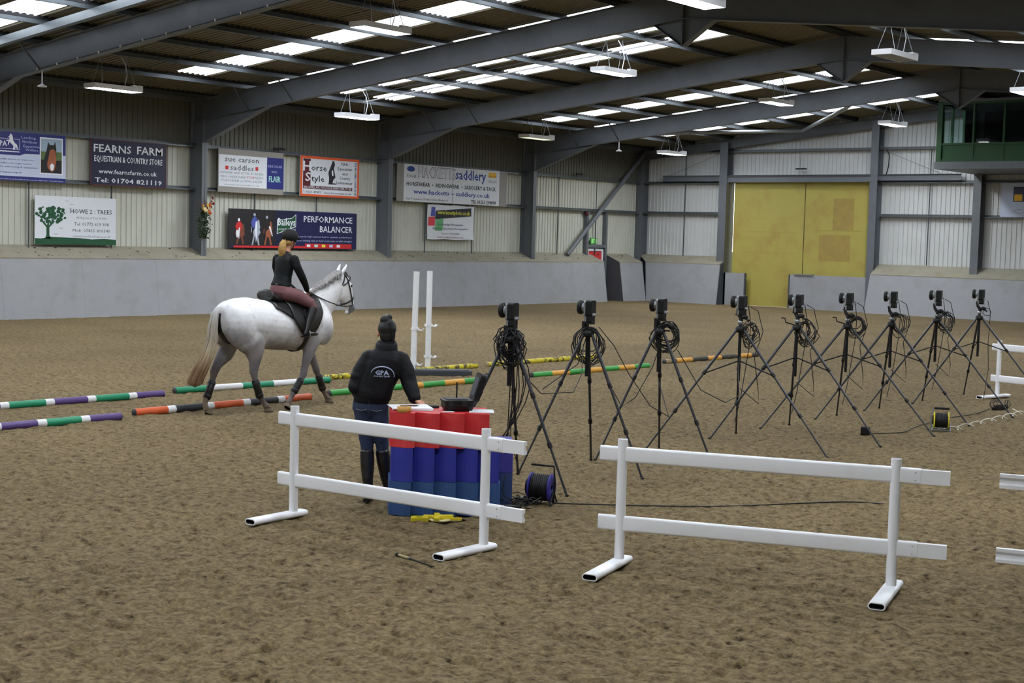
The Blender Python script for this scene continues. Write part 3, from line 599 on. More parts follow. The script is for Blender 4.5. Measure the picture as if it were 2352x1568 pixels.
for a, b, c, d in ((23.57, 26.14, 4.86, 4.88), (23.57, 26.14, 3.6, 3.625), (23.57, 23.6, 3.6, 4.88), (26.11, 26.14, 3.6, 4.88)): rect(S['fearns'], 'maroon_edge', a, b, c, d, XS, 'maroon')
XT = -34.13
r = S['tree'] = board('tree_work_board', 21.92, 24.49, 1.95, 3.25, XT, 'signwhite', 'white board with a green tree silhouette standing on the ledge')
poly(r, 'grass_strip', [(21.92, 1.95), (24.49, 1.95), (24.49, 2.10), (24.1, 2.12), (23.7, 2.10), (23.3, 2.13), (22.8, 2.14), (22.4, 2.15), (22.1, 2.1), (21.92, 2.11)], XT, 'treegreen')
mb = MB()
mb.prism([(22.22, 2.1), (22.27, 2.2), (22.27, 2.4), (22.12, 2.56), (22.16, 2.58), (22.29, 2.46), (22.31, 2.6), (22.35, 2.6), (22.35, 2.46), (22.5, 2.58), (22.53, 2.56), (22.36, 2.4), (22.36, 2.2), (22.42, 2.1)], (XT, 0, 0), (0, 1, 0), (0, 0, 1), (.003, 0, 0))
for _ in range(110):
    a = random.uniform(0, 6.28); q = random.random() ** .6; cy = 22.42 + .46 * q * math.cos(a); cz = 2.75 + .24 * q * math.sin(a); s = random.uniform(.03, .075)
    mb.prism([(cy + s * math.cos(t + a) * random.uniform(.6, 1.2), cz + s * .7 * math.sin(t + a)) for t in (0, 1.3, 2.5, 3.8, 5.1)], (XT, 0, 0), (0, 1, 0), (0, 0, 1), (.003 + random.uniform(0, .0008), 0, 0))
mb.build('tree_silhouette', 'treegreen', r)
for y, z in ((22.9, 3.12), (23.05, 3.03), (22.72, 2.38), (22.55, 2.22), (23.0, 2.93)):
    mb = MB(); mb.tube([(XT + .002, y - .05, z + .02), (XT + .002, y, z), (XT + .002, y + .06, z + .015)], .004, 4); mb.build('bird', 't_dk', r)
r = S['sue'] = board('saddle_shop_board', 28.04, 30.63, 3.6, 4.9, XS, 'signgrey', 'grey board with a white saddle shop sign and a blue panel')
MB().box((XS, 28.06, 3.77), (XS + .008, 29.945, 4.72)).build('white_panel', 'signwhite', r); MB().box((XS, 29.95, 3.77), (XS + .009, 30.63, 4.73)).build('blue_panel', 'royal2', r)
rect(r, 'red_square', 28.3, 28.42, 4.28, 4.39, XS + .008, 'signred'); rect(r, 'red_square', 29.48, 29.59, 4.3, 4.41, XS + .008, 'signred')
r = S['horse'] = board('country_wear_board', 31.34, 33.95, 3.61, 4.89, XS, 'signwhite', 'white horse clothing board with a bright orange border')
for a, b, c, d in ((31.34, 33.95, 4.81, 4.89), (31.34, 33.95, 3.61, 3.68), (31.34, 31.43, 3.68, 4.81), (33.87, 33.95, 3.68, 4.81)): rect(r, 'orange_border', a, b, c, d, XS, 'signorange', .006)
rect(r, 'maroon_panel', 31.46, 31.78, 3.85, 4.8, XS, 'maroon'); rect(r, 'maroon_panel', 31.78, 33.65, 3.85, 3.95, XS, 'maroon')
poly(r, 'horse_drawing', [(32.57, 4.02), (32.95, 4.03), (32.86, 4.07), (32.75, 4.07), (32.8, 4.2), (32.88, 4.25), (32.84, 4.4), (32.8, 4.55), (32.85, 4.66), (32.81, 4.78), (32.74, 4.79), (32.71, 4.7), (32.64, 4.56), (32.56, 4.4), (32.6, 4.2)], XS, 't_k')
poly(r, 'drawing_highlight', [(32.72, 4.3), (32.79, 4.32), (32.76, 4.5), (32.7, 4.45)], XS + .003, 't_w')
for i in range(22):
    z = 3.72 + i * .049; rect(r, 'ruler_mark', 33.75, 33.83, z, z + random.uniform(.015, .035), XS, random.choice(['t_k', 't_dg', 't_blue']))
r = S['bal'] = board('feed_banner', 28.54, 33.97, 1.93, 3.12, -34.13, 'navyboard', 'long dark banner for a horse feed balancer standing on the ledge behind the rider')
XB = -34.13; rect(r, 'blue_field', 31.25, 33.97, 1.93, 3.12, XB, 'navy2'); 
poly(r, 'red_strip', [(28.74, 1.94), (33.75, 1.95), (33.75, 2.10), (31.67, 2.10), (31.67, 2.02), (28.74, 2.0)], XB + .003, 'signred')
rect(r, 'black_field', 28.54, 30.4, 2.02, 3.12, XB, 'darkprint', .002); rect(r, 'dark_field', 30.4, 31.25, 2.02, 3.12, XB, 'navyboard', .002)
def rider_print(y, z0, z1, coat, horse, hat):
    h = z1 - z0; Q = lambda P: [(y + 1.55 * a, z0 + h * b) for a, b in P]
    poly(r, 'printed_horse', Q([(-.1, 0), (-.05, .3), (-.12, .42), (-.1, .58), (-.02, .6), (.0, .74), (.03, .82), (.05, .76), (.08, .82), (.1, .72), (.12, .55), (.1, .5), (.13, .4), (.07, .28), (.11, .0), (.07, 0), (.03, .26), (-.02, .28), (-.06, 0)]), XB + .003, horse)
    poly(r, 'printed_rider', Q([(-.09, .56), (-.12, .7), (-.08, .84), (-.03, .9), (.03, .86), (.05, .7), (.02, .56), (-.03, .5)]), XB + .004, coat)
    poly(r, 'printed_leg', Q([(-.09, .56), (-.1, .4), (-.08, .26), (-.05, .28), (-.06, .42), (-.03, .54)]), XB + .0045, 't_w' if coat == 'signred' else 'darkprint')
    MB().ball((XB + .004, y - .045, z0 + h * .955), (.003, .05, .05), 10, 6).build('printed_hat', hat, r)
rider_print(28.98, 2.04, 2.82, 'signred', 'printbrown', 't_w'); rider_print(29.6, 2.02, 3.0, 'kenblue', 'printgrey', 'printgrey'); rider_print(30.1, 2.03, 2.93, 'darkprint', 'bay', 'printgrey')
poly(r, 'white_breeches', [(30.13, 2.6), (30.28, 2.3), (30.3, 2.32), (30.2, 2.62)], XB + .005, 't_w'); poly(r, 'horse_blaze', [(29.57, 2.5), (29.6, 2.75), (29.66, 2.75), (29.66, 2.3), (29.62, 2.1), (29.6, 2.3)], XB + .005, 't_w'); poly(r, 'white_legs', [(28.88, 2.35), (28.94, 2.55), (28.98, 2.55), (28.95, 2.2)], XB + .005, 't_w')
poly(r, 'logo_badge', [(30.47, 2.38), (30.6, 2.42), (31.27, 2.62), (31.27, 3.02), (31.1, 2.9), (30.7, 2.84), (30.48, 2.84)], XB + .003, 't_w'); poly(r, 'logo_badge_inner', [(30.49, 2.40), (30.6, 2.44), (31.25, 2.64), (31.25, 2.99), (31.1, 2.88), (30.7, 2.82), (30.5, 2.82)], XB + .0045, 'treegreen')
for i, mm_ in enumerate(['t_w', 't_mint', 't_yl', 't_lb', 't_w']): rect(r, 'small_logo', 31.75 + i * .33, 31.9 + i * .33, 1.99, 2.07, XB + .006, mm_)
r = S['hack'] = board('saddlery_board', 35.78, 41.7, 3.61, 4.9, XS, 'signgrey', 'widest white board, saddlery and tack shop, on grey backing between the second and third columns')
MB().box((XS, 36.11, 3.62), (XS + .01, 41.25, 4.9)).build('white_panel', 'signwhite', r)
rect(r, 'panel_joint', 38.64, 38.66, 3.62, 4.9, XS + .010, 't_dg', .001)
MB().ball((XS + .011, 36.45, 4.735), (.004, .2, .095), 20, 8).build('oval_logo', 't_blue', r); rect(r, 'yellow_logo', 40.62, 41.06, 4.64, 4.83, XS + .01, 'signyellow')
r = S['ken'] = empty('fabric_banner', (0, 0, 0), label='small creased photographer banner with a black web address strip', category='banner')
XK = -34.13; mb = MB(); ny, nz = 26, 14; vs = []
for j in range(nz + 1):
    for i in range(ny + 1):
        u, v = i / ny, j / nz; vs.append((XK - .02 + .012 * math.sin(9 * u + 4 * v) * (1 - v) * 1.0 - .006 * (u * v), 37.49 + 2.52 * u - .03 * math.sin(3 * v), 2.34 + 1.22 * v + .02 * math.sin(6.28 * u * 2) * (v - .5)))
k = len(vs); vs += [(a - .006, b, c) for a, b, c in vs]
f = [(j * (ny + 1) + i, j * (ny + 1) + i + 1, (j + 1) * (ny + 1) + i + 1, (j + 1) * (ny + 1) + i) for j in range(nz) for i in range(ny)]
mb.add(vs, f + [tuple(q + k for q in g[::-1]) for g in f], 0, True); mb.build('cloth', 'signwhite', r)
poly(r, 'black_strip', [(37.87, 3.05), (39.82, 3.2), (39.81, 3.49), (37.91, 3.35)], XK - .005, 't_k'); poly(r, 'blue_block', [(37.64, 3.15), (37.86, 3.15), (37.86, 3.47), (37.68, 3.47)], XK - .006, 'kenblue'); poly(r, 'red_block', [(37.5, 2.81), (37.85, 2.82), (37.85, 3.13), (37.52, 3.12)], XK - .006, 'kenred'); poly(r, 'green_block', [(37.87, 2.65), (38.25, 2.65), (38.31, 3.07), (37.91, 3.04)], XK - .006, 'kengreen')
DATA = [
('happa', 'HAPPA', 20.475, 21.026, 4.488, 0.142, 'w'),
('happa', 'Leading', 21.454, 21.876, 4.715, 0.069, 'lb'),
('happa', 'Northern', 21.483, 21.913, 4.603, 0.076, 'lb'),
('happa', 'Equestrian', 21.512, 21.993, 4.49, 0.069, 'lb'),
('happa', 'Welfare', 21.569, 21.949, 4.402, 0.057, 'lb'),
('happa', 'continually strive to improve', 20.551, 21.813, 4.143, 0.037, 'bl'),
('happa', 'equine welfare through rescue,', 20.469, 21.785, 4.039, 0.037, 'bl'),
('happa', 'rehabilitation, rehoming & education', 20.36, 21.929, 3.943, 0.043, 'bl'),
('happa', 'www.happa.org.uk', 20.633, 21.478, 3.801, 0.043, 'bl'),
('happa', 'Shores Hey Farm, Halifax Road, Briercliffe, Burnley, Lancashire BB10 3QU - Tel 01282 455992', 20.497, 22.718, 3.629, 0.025, 'w'),
('fearns', 'FEARNS', 23.679, 24.917, 4.523, 0.21, 'w'),
('fearns', 'FARM', 25.113, 25.996, 4.531, 0.216, 'w'),
('fearns', 'EQUESTRIAN & COUNTRY STORE', 23.696, 25.989, 4.263, 0.158, 'w'),
('fearns', 'www.fearnsfarm.co.uk', 23.839, 25.801, 3.935, 0.124, 'w'),
('fearns', 'Tel: 01704 821119', 23.722, 25.979, 3.687, 0.127, 'w'),
('tree', 'HOWE 2 : TREES', 23.011, 24.348, 2.803, 0.118, 'dk'),
('tree', 'All Aspects of Tree Works', 23.194, 24.174, 2.658, 0.061, 'gy'),
('tree', 'Tel: 01772 619 908', 23.134, 24.249, 2.467, 0.097, 'dg'),
('tree', 'Mob: 07855 810340', 23.09, 24.298, 2.297, 0.084, 'dg'),
('tree', 'www.howe2landscapes.co.uk', 23.091, 24.306, 2.151, 0.066, 'gy'),
('sue', 'sue carson', 28.286, 29.612, 4.525, 0.121, 'dg'),
('sue', 'saddles', 28.494, 29.411, 4.276, 0.159, 'dg'),
('sue', 'DESIGNED AND FITTED BY RIDERS', 28.099, 29.799, 4.163, 0.065, 'gy'),
('sue', 'WHO UNDERSTAND', 28.114, 29.118, 4.036, 0.07, 'gy'),
('sue', 'YOUR', 29.144, 29.448, 4.04, 0.079, 'rd'),
('sue', 'NEEDS', 29.474, 29.801, 4.043, 0.075, 'gy'),
('sue', '01629-540343 or 07946-642578', 28.14, 29.744, 3.923, 0.073, 'gy'),
('sue', 'www.suecarsonsaddles.co.uk', 28.251, 29.635, 3.814, 0.049, 'gy'),
('sue', 'RIDE ON AIR', 29.992, 30.561, 4.43, 0.075, 'lb'),
('sue', 'WITH', 30.122, 30.353, 4.259, 0.068, 'lb'),
('sue', 'FLAIR', 30.024, 30.503, 3.986, 0.183, 'mint'),
('horse', 'H', 31.461, 31.777, 4.419, 0.308, 'w'),
('horse', 'orse', 31.805, 32.483, 4.433, 0.207, 'k'),
('horse', 'S', 31.549, 31.777, 4.092, 0.283, 'w'),
('horse', 'tyle', 31.813, 32.383, 4.093, 0.259, 'k'),
('horse', 'Fylde', 33.134, 33.449, 4.664, 0.095, 'k'),
('horse', 'Equestrian', 32.973, 33.621, 4.505, 0.095, 'k'),
('horse', 'and', 33.186, 33.409, 4.351, 0.095, 'k'),
('horse', 'Country', 33.054, 33.536, 4.208, 0.095, 'k'),
('horse', 'Leisurewear', 32.929, 33.652, 4.054, 0.095, 'k'),
('horse', 'BRACKWELL AVE., POULTON BUSINESS PARK, FY6 8JF', 31.491, 33.601, 3.867, 0.072, 'w'),
('horse', 'T: 01253 - 893822', 31.47, 32.241, 3.716, 0.072, 'k'),
('horse', 'www.horsestyle.co.uk', 32.374, 33.605, 3.72, 0.058, 'k'),
('bal', 'PERFORMANCE', 31.601, 33.766, 2.787, 0.194, 'w'),
('bal', 'BALANCER', 32.308, 33.774, 2.477, 0.197, 'w'),
('bal', 'low starch, high nutrient feed to optimise performance', 31.245, 33.76, 2.297, 0.052, 'lb'),
('bal', 'to your existing diet or feed on its own or with straights', 31.179, 33.764, 2.165, 0.059, 'lb'),
('bal', 'Baileys', 30.504, 31.235, 2.655, 0.229, 'w'),
('bal', 'HORSE FEEDS', 30.507, 31.255, 2.504, 0.059, 'w'),
('hack', 'HACKETTS', 36.846, 38.769, 4.491, 0.351, 'out'),
('hack', 'saddlery', 38.788, 40.467, 4.499, 0.349, 'blue'),
('hack', 'TOGGI', 36.244, 36.705, 4.444, 0.096, 'k'),
('hack', 'Lincoln', 40.63, 41.068, 4.655, 0.085, 'brn'),
('hack', 'SPILLERS', 40.61, 41.096, 4.453, 0.095, 'gy'),
('hack', 'HORSEWEAR  •  RIDINGWEAR  •  SADDLERY & TACK', 36.242, 41.047, 4.158, 0.137, 'k'),
('hack', 'www.hacketts – saddlery.co.uk', 36.598, 40.713, 3.895, 0.157, 'blue2'),
('hack', 'Unit 7 Sycamore Trading Estate, Blackpool', 36.233, 38.374, 3.684, 0.072, 'dg'),
('hack', 'TEL 01253 298898', 39.661, 41.067, 3.664, 0.127, 'k'),
('ken', 'www.kenettphoto.co.uk', 37.981, 39.741, 3.228, 0.149, 'yl'),
('ken', 'Ken Ettridge Photography -', 38.0, 39.446, 2.837, 0.074, 'navy'),
('ken', 'Specialist Equestrian Photographers', 37.744, 39.666, 2.702, 0.062, 'navy'),
('ken', 'Phone: 01538 0454', 38.235, 39.167, 2.522, 0.067, 'gy'),
('ken', 'Email: ken@kenettphoto.com', 38.015, 39.404, 2.396, 0.055, 'rdg'),
]
for s, t, a, b, z, h, m in DATA:
    x = {'tree': XT, 'bal': XB + .005, 'ken': XK - .004, 'sue': XS + .009, 'hack': XS + .011}.get(s, XS + .004)
    bold = .012 if t in ('FEARNS', 'FARM', 'saddlery', 'Baileys', 'FLAIR', 'H', 'S', 'HAPPA', 'Tel: 01704 821119', 'EQUESTRIAN & COUNTRY STORE') else (.014 if s == 'hack' else .006) if h > .1 else 0
    if t == 'HACKETTS':
        text(t, a - .015, b + .015, z - .015, h + .03, 'outd', S[s], x, .02); text(t, a, b, z, h, 'out', S[s], x + .003, .0); continue
    if t == 'orse' or t == 'tyle': h *= .75
    if t in ('Baileys', 'HORSE FEEDS'): x += .004
    text(t, a, b, z, h, m, S[s], x, bold)
# sign on the end wall, cut by the right edge
r = S['end'] = empty('end_wall_board', (0, 0, 0), label='white board with a blue and yellow square at the right edge under the green box', category='sign')
MB().box((-18.84, 50.97, 3.65), (-14.6, 51.0, 4.93)).build('board', 'lav', r)
MB().box((-18.4, 50.965, 4.22), (-17.5, 50.97, 4.75)).build('blue_square', 't_navy', r); MB().box((-18.36, 50.96, 4.25), (-18.08, 50.965, 4.48)).build('yellow_square', 'signyellow', r)
text('Equestrian', -18.0, -16.0, 4.02, .12, 'gy', r, 50.97, 0, 'wall'); text('Competitions', -18.4, -15.6, 3.8, .16, 'gy', r, 50.97, 0, 'wall')
flush()

# ------------------------------------------------------------------ dried flowers on the second column
fl = empty('flower_arrangement', (-33.70, 27.2, 2.2), label='dried flowers and ivy hung on the grey column left of the rider', category='flowers')
mb = MB()
for _ in range(420):
    t = random.random(); z = t * .85; w = .09 + .13 * math.sin(math.pi * min(1, t * 1.1) ** .8); p = V(random.gauss(.08, .05), random.gauss(-.02, w * .55), z); s = random.uniform(.02, .05)
    a = V(random.gauss(0, 1), random.gauss(0, 1), random.gauss(0, 1)).normalized() * s; b = a.orthogonal().normalized() * s * .6
    mb.add([p - a, p + b, p + a, p - b], [(0, 1, 2, 3)])
mb.build('ivy_foliage', 'leaf', fl, kind='stuff')
for m, n, zr in (('petal_y', 9, (.74, 1.0)), ('petal_o', 7, (.7, 1.0)), ('petal_r', 8, (.85, 1.22)), ('petal_c', 2, (.78, .86))):
    for _ in range(n):
        mb = MB(); c = V(.13 + random.uniform(-.04, .05), random.uniform(-.16, .18) if m != 'petal_r' else random.uniform(-.02, .3), random.uniform(*zr)); R = random.uniform(.035, .06) * (1.5 if m == 'petal_c' else 1)
        for k in range(8):
            g = k * math.pi / 4; d = V(.4, math.cos(g), math.sin(g)).normalized() * R; mb.ball(c + d * .6, (R * .3, R * .3, R * .3), 6, 4)
        mb.ball(c + V(.01, 0, 0), R * .4, 6, 4); mb.build('flower', m, fl)
for _ in range(9):
    a = random.uniform(-1.0, 1.0); MB().tube([(.08, 0, .8), (.12, .15 * a, 1.0), (.12, .36 * a, random.uniform(1.0, 1.25) - .2 * abs(a))], .006, 4).build('twig', 'petal_r', fl)

# ------------------------------------------------------------------ green viewing box
gb = empty('viewing_box', (0, 0, 0), label='green glazed viewing box high on the end wall at the right edge', category='viewing box')
GX, GY = -19.78, 47.15; GX1 = -11.3
MB().box((GX, GY, 5.18), (GX1, YE - .05, 5.42)).build('floor_slab', 'steel', gb)
MB().box((GX + .05, GY + .05, 7.42), (GX1, YE - .05, 7.5)).build('roof', 'steel', gb)
g0 = GY + .06; mb = MB(); mb.box((GX + .05, g0, 5.42), (GX1, g0 + .08, 5.50)); mb.box((GX + .05, g0, 5.98), (GX1, g0 + .09, 6.05)); mb.box((GX + .05, g0, 7.34), (GX1, g0 + .08, 7.42)); mb.box((GX + .05, g0, 5.42), (GX + .14, YE - .1, 5.5)); mb.box((GX + .05, g0, 7.34), (GX + .14, YE - .1, 7.42)); mb.box((GX + .05, g0, 5.98), (GX + .13, YE - .1, 6.05)); mb.build('frame_rail', 'boxgreen', gb)
MB().box((GX + .02, g0 - .01, 5.42), (GX + .2, g0 + .18, 7.44)).build('corner_post', 'boxgreen', gb)
for i in range(7):
    x = -18.50 + 1.03 * i; MB().box((x - .03, g0 - .005, 5.45), (x + .03, g0 + .09, 7.4)).build('mullion', 'boxgreen', gb)
xs = [GX + .2] + [-18.50 + 1.03 * i for i in range(7)] + [GX1]
for a, b in zip(xs[:-1], xs[1:]):
    MB().box((a + .03, g0 + .02, 5.5), (b - .03, g0 + .05, 5.98)).build('lower_panel', 'boxgreen', gb); MB().box((a + .03, g0 + .03, 6.05), (b - .03, g0 + .038, 7.34)).build('window_pane', 'glass', gb)
for y in (48.35, 49.4, 50.45): MB().box((GX + .05, y - .03, 5.42), (GX + .13, y + .03, 7.4)).build('mullion', 'boxgreen', gb)
for a, b in ((g0 + .2, 48.35), (48.35, 49.4), (49.4, 50.45), (50.45, 51.1)):
    MB().box((GX + .07, a, 5.5), (GX + .1, b, 5.98)).build('side_panel', 'boxgreen', gb); MB().box((GX + .08, a, 6.05), (GX + .088, b, 7.34)).build('window_pane' if b < 49.5 else 'side_panel', 'glass' if b < 49.5 else 'interior', gb)
MB().box((GX + .1, 50.9, 5.42), (GX1, 50.95, 7.42)).build('back_wall', 'interior', gb); MB().box((-13, 48, 5.42), (-12.9, 50.9, 7.4)).build('partition', 'interior', gb)
MB().box((GX + .3, GY + .25, 5.97), (GX1 - .2, GY + .75, 6.0)).build('desk', 'interior', gb)
for x, l in ((-18.15, 'yellowish sheets lying on the desk in the viewing box'), (-16.9, 'white sheets lying on the desk in the viewing box, right')):
    p = empty('paper_sheets', (x, GY + .4, 6.005), label=l, category='papers')
    for k in range(3): MB().box((-.12, -.1, k * .003), (.12, .1, k * .003 + .002), 0, Matrix.Rotation(.5 * k, 4, 'Z')).build('sheet', 'petal_c' if x < -18 else 'paper', p)

# ------------------------------------------------------------------ ground poles
def pole(x, y0, y1, bands, label, dx=0, r=.052):
    o = MB(); tot = sum(w for w, _ in bands); mats = sorted(set(m for _, m in bands)) ; y = y0; n = 18
    L = y1 - y0; mats = mats + ['poleblack', 'wood_end']
    for i, (w, m) in enumerate(bands):
        ya = y; y += L * w / tot; segs = max(1, int((y - ya) / .35)); pts = [(x + dx * ((ya + (y - ya) * k / segs) - y0) / L, ya + (y - ya) * k / segs, .035) for k in range(segs + 1)]
        o.tube(pts, r, n, mats.index(m), cap=False)
    for yy, s in ((y0, -1), (y1, 1)):
        xx = x + dx * (yy - y0) / L
        o.lathe([(r, 0), (r * .96, .008), (0, .008)], (xx, yy, .035), (0, s, 0), n, len(mats) - (1 if 'yellow' in bands[0][1] or 'worn' in bands[0][1] else 2))
    return o.build('ground_pole', tuple(mats), None, label=label, category='pole', group='trotting poles on the sand')
P, W_, G, K, O, A, Yw = 'purple', 'white', 'green', 'poleblack', 'orange', 'amber', 'yellow_worn'
pole(-17.24, 9.3, 13.12, [(4.5, G), (1, W_), (3.8, P), (1, W_), (4.2, G), (1, W_), (4, P), (1, W_), (4.2, G), (1, W_), (3.6, P)], 'purple, white and green pole of the far row at the left edge', .12)
pole(-15.5, 7.6, 11.1, [(4.2, G), (1, W_), (3.9, P), (1, W_), (3.9, G), (1, W_), (3.9, P), (1, W_), (3.9, G), (1, W_), (3.7, P)], 'purple, white and green pole of the near row at the left edge', .14)
pole(-15.57, 11.48, 14.56, [(4, O), (1, W_), (4, K), (1, W_), (4, O), (1, W_), (4, K), (1, W_), (4, O)], 'orange, white and black pole under the horse', .04)
pole(-17.34, 13.51, 16.52, [(4, G), (3.9, W_), (3.9, G), (3.9, W_), (3.7, G)], 'green and white pole of the far row behind the horse', .17)
pole(-17.43, 16.6, 20.59, [(1, Yw), (1, Yw)], 'flaking yellow pole lying behind the white jump stand', 0)
pole(-15.69, 15.11, 18.62, [(2.1, 'green2'), (2, A), (2.2, 'green2'), (2, A), (2.1, 'green2'), (2, A), (2, 'green2')], 'green and amber pole of the near row behind the woman in the black jacket', .06)
pole(-17.44, 20.91, 24.38, [(1, Yw), (1, Yw)], 'flaking yellow pole behind the first two camera tripods', .06)
pole(-15.62, 19.98, 23.49, [(2.4, 'green2'), (2.3, A), (2.3, 'green2'), (2.3, A), (2.3, 'green2'), (2.3, A), (2.3, 'green2')], 'green and amber pole behind the first three camera tripods', .14)
pole(-15.8, 24.56, 27.98, [(1, 'wood_end'), (1, 'black_worn'), (3, A), (3, 'black_worn'), (1.4, A), (1.3, A), (3.2, 'black_worn'), (3, A), (1.4, 'black_worn')], 'worn amber and black pole farthest along the near row', .2)

# ------------------------------------------------------------------ white jump stand (two slim uprights on one rubber base)
js = empty('jump_stand', (-17.2, 18.95, 0), label='white two-post jump stand on a black rubber base', category='jump stand')
mb = MB(); w0 = [(-.62, -.22), (.55, -.2), (.72, -.1), (.75, .05), (.6, .2), (-.6, .25), (-.75, .1), (-.76, -.1)]
u = V(.62, .785, 0); v = V(-.785, .62, 0)
mb.prism(w0, (.18, -.08, .0), u, v, (0, 0, .07)); mb.prism([(a * .92, b * .8) for a, b in w0], (.18, -.08, .07), u, v, (0, 0, .02)); mb.build('rubber_base', 'rubber', js)
for k, (px_, py_, cups) in enumerate(((-.12, -.23, (.80, .18)), (-.36, .42, (.83, .26)))):
    mb = MB(); h = .045; pr = [(-h, -h), (-h + .01, -h - .006), (h - .01, -h - .006), (h, -h), (h + .006, 0), (h, h), (0, h + .006), (-h, h), (-h - .006, 0)]
    mb.prism(pr, (px_, py_, .07), (.84, .54, 0), (-.54, .84, 0), (.035 if k == 0 else 0, .0, 1.745)); mb.build('upright', 'white_pvc', js)
    for z in cups:
        mb = MB(); o = V(px_ + (.035 * z / 1.8 if k == 0 else 0), py_, z); mx = Matrix.Translation(o) @ Matrix.Rotation(.57 if k == 0 else 1.2, 4, 'Z')
        mb.box((-.056, -.058, -.022), (.056, .058, .022), 0, mx)
        mb.prism([(.06, -.02), (.09, -.03), (.14, -.03), (.17, .012), (.155, .015), (.13, -.012), (.09, -.012), (.06, .02)], mx @ V(0, -.04, 0), mx.to_3x3() @ V(1, 0, 0), (0, 0, 1), mx.to_3x3() @ V(0, .08, 0)); mb.build('pole_cup', 'white_pvc', js)

# ------------------------------------------------------------------ white plastic fences
def stadium(w, h, n=5, r=None):
    """rounded outline w x h centred"""
    r = r or min(w, h) / 2 * .98; p = []
    for cx, cy, a0 in ((w / 2 - r, h / 2 - r, 0), (-w / 2 + r, h / 2 - r, 90), (-w / 2 + r, -h / 2 + r, 180), (w / 2 - r, -h / 2 + r, 270)):
        for k in range(n + 1): a = math.radians(a0 + 90 * k / n); p.append((cx + r * math.cos(a), cy + r * math.sin(a)))
    return p
def fence(P0, P1, label, left=.17, right=.37, foot=((.31, .31), (.31, .31)), fang=(0, 0), flip=False, posts=(0, 1), round_post=True):
    A = V(*P0, 0); B = V(*P1, 0); ang = math.atan2(B.y - A.y, B.x - A.x); L = (B - A).length
    r = empty('barrier_fence', A, ang, label=label, category='fence', group='white plastic barrier fences')
    for zc in (.325, .85):
        mb = MB(); pr = stadium(.05, .115, 4, .018); a, b = -left, L + right - .2
        if flip: a, b = -left + .2, L + right
        mb.prism(pr, (a, 0, zc), (0, 1, 0), (0, 0, 1), (b - a, 0, 0), 0, True)
        rl = mb.build('rail', 'white_pvc', r)
        mb = MB(); a2, b2 = (b, L + right) if not flip else (-left, a)
        c = [(-.021, -.05), (-.021, .05), (.021, .05), (.021, .024), (.004, .012), (.004, -.012), (.021, -.024), (.021, -.05)] if not flip else [(.021, -.05), (.021, .05), (-.021, .05), (-.021, .028), (.0, .016), (.0, -.016), (-.021, -.028), (-.021, -.05)]
        mb.prism(c, (a2, 0, zc), (0, 1, 0), (0, 0, 1), (b2 - a2, 0, 0)); mb.build('rail_connector', 'white_pvc', rl)
        for dz in (-.028, .028): MB().ball((b - .035 if not flip else a + .035, -.026, zc + dz), .005, 6, 4).build('rivet', 'silver', rl)
    for i in posts:
        x = L * i; mb = MB(); pr = [(.038 * math.cos(g * math.pi / 8), .038 * math.sin(g * math.pi / 8)) for g in range(16)]
        mb.prism(pr, (x, 0, .04), (1, 0, 0), (0, 1, 0), (0, 0, .925), 0, True, cap=False); mb.prism([(a * .8, b * .8) for a, b in pr][::-1], (x, 0, .04), (1, 0, 0), (0, 1, 0), (0, 0, .923), 0, True, cap=False)
        vs = [V(x + a, b, .965) for a, b in pr] + [V(x + a * .8, b * .8, .965) for a, b in pr]; mb.add(vs, [(k, (k + 1) % 16, (k + 1) % 16 + 16, k + 16) for k in range(16)]); mb.build('post', 'white_pvc', r)
        g = fang[i] - ang; d = V(math.cos(g), math.sin(g), 0); e = V(-d.y, d.x, 0); f0, f1 = foot[i]
        mb = MB(); pr = stadium(.12, .05, 5, .0245); mb.prism(pr, V(x, 0, .03) - d * f0, e, (0, 0, 1), d * (f0 + f1), 0, True, cap=False)
        k = len(pr); q = [(a * .86, b * .72) for a, b in pr]
        for o, s in ((V(x, 0, .03) - d * f0, 1), (V(x, 0, .03) + d * f1, -1)):
            vs = [o + e * a + V(0, 0, b) for a, b in pr] + [o + e * a + V(0, 0, b) for a, b in q] + [o + d * s * .06 + e * a + V(0, 0, b) for a, b in q]
            mb.add(vs, [(j, (j + 1) % k, (j + 1) % k + k, j + k) for j in range(k)]); mb.add(vs, [(j + k, (j + 1) % k + k, (j + 1) % k + 2 * k, j + 2 * k) for j in range(k)] + [tuple(range(2 * k, 3 * k))], 1)
        mb.build('foot', ('white_pvc', 'blackmat'), r)
    return r
d90 = math.radians(90)
fence((-9.12, 8.38), (-7.11, 8.54), 'white two-rail plastic fence in front of the woman and the red and blue block', .17, .37, ((.5, .12), (.52, .1)), (math.radians(92), math.radians(89)))
fence((-6.07, 8.90), (-4.2, 9.60), 'white two-rail plastic fence standing in the centre right foreground', .17, .37, ((.6, .14), (.58, .2)), (math.radians(104), math.radians(105)))
fence((-3.22, 10.03), (-1.3, 10.62), 'white rail ends of the fence cut off by the right edge in the foreground', .37, .17, ((.5, .2), (.5, .2)), (math.radians(104), math.radians(104)), True)
fence((-8.69, 23.8), (-6.75, 23.3), 'distant white fence behind the last camera tripod at the right edge', .13, .37, ((.5, .3), (.5, .3)), (math.radians(76), math.radians(76)))
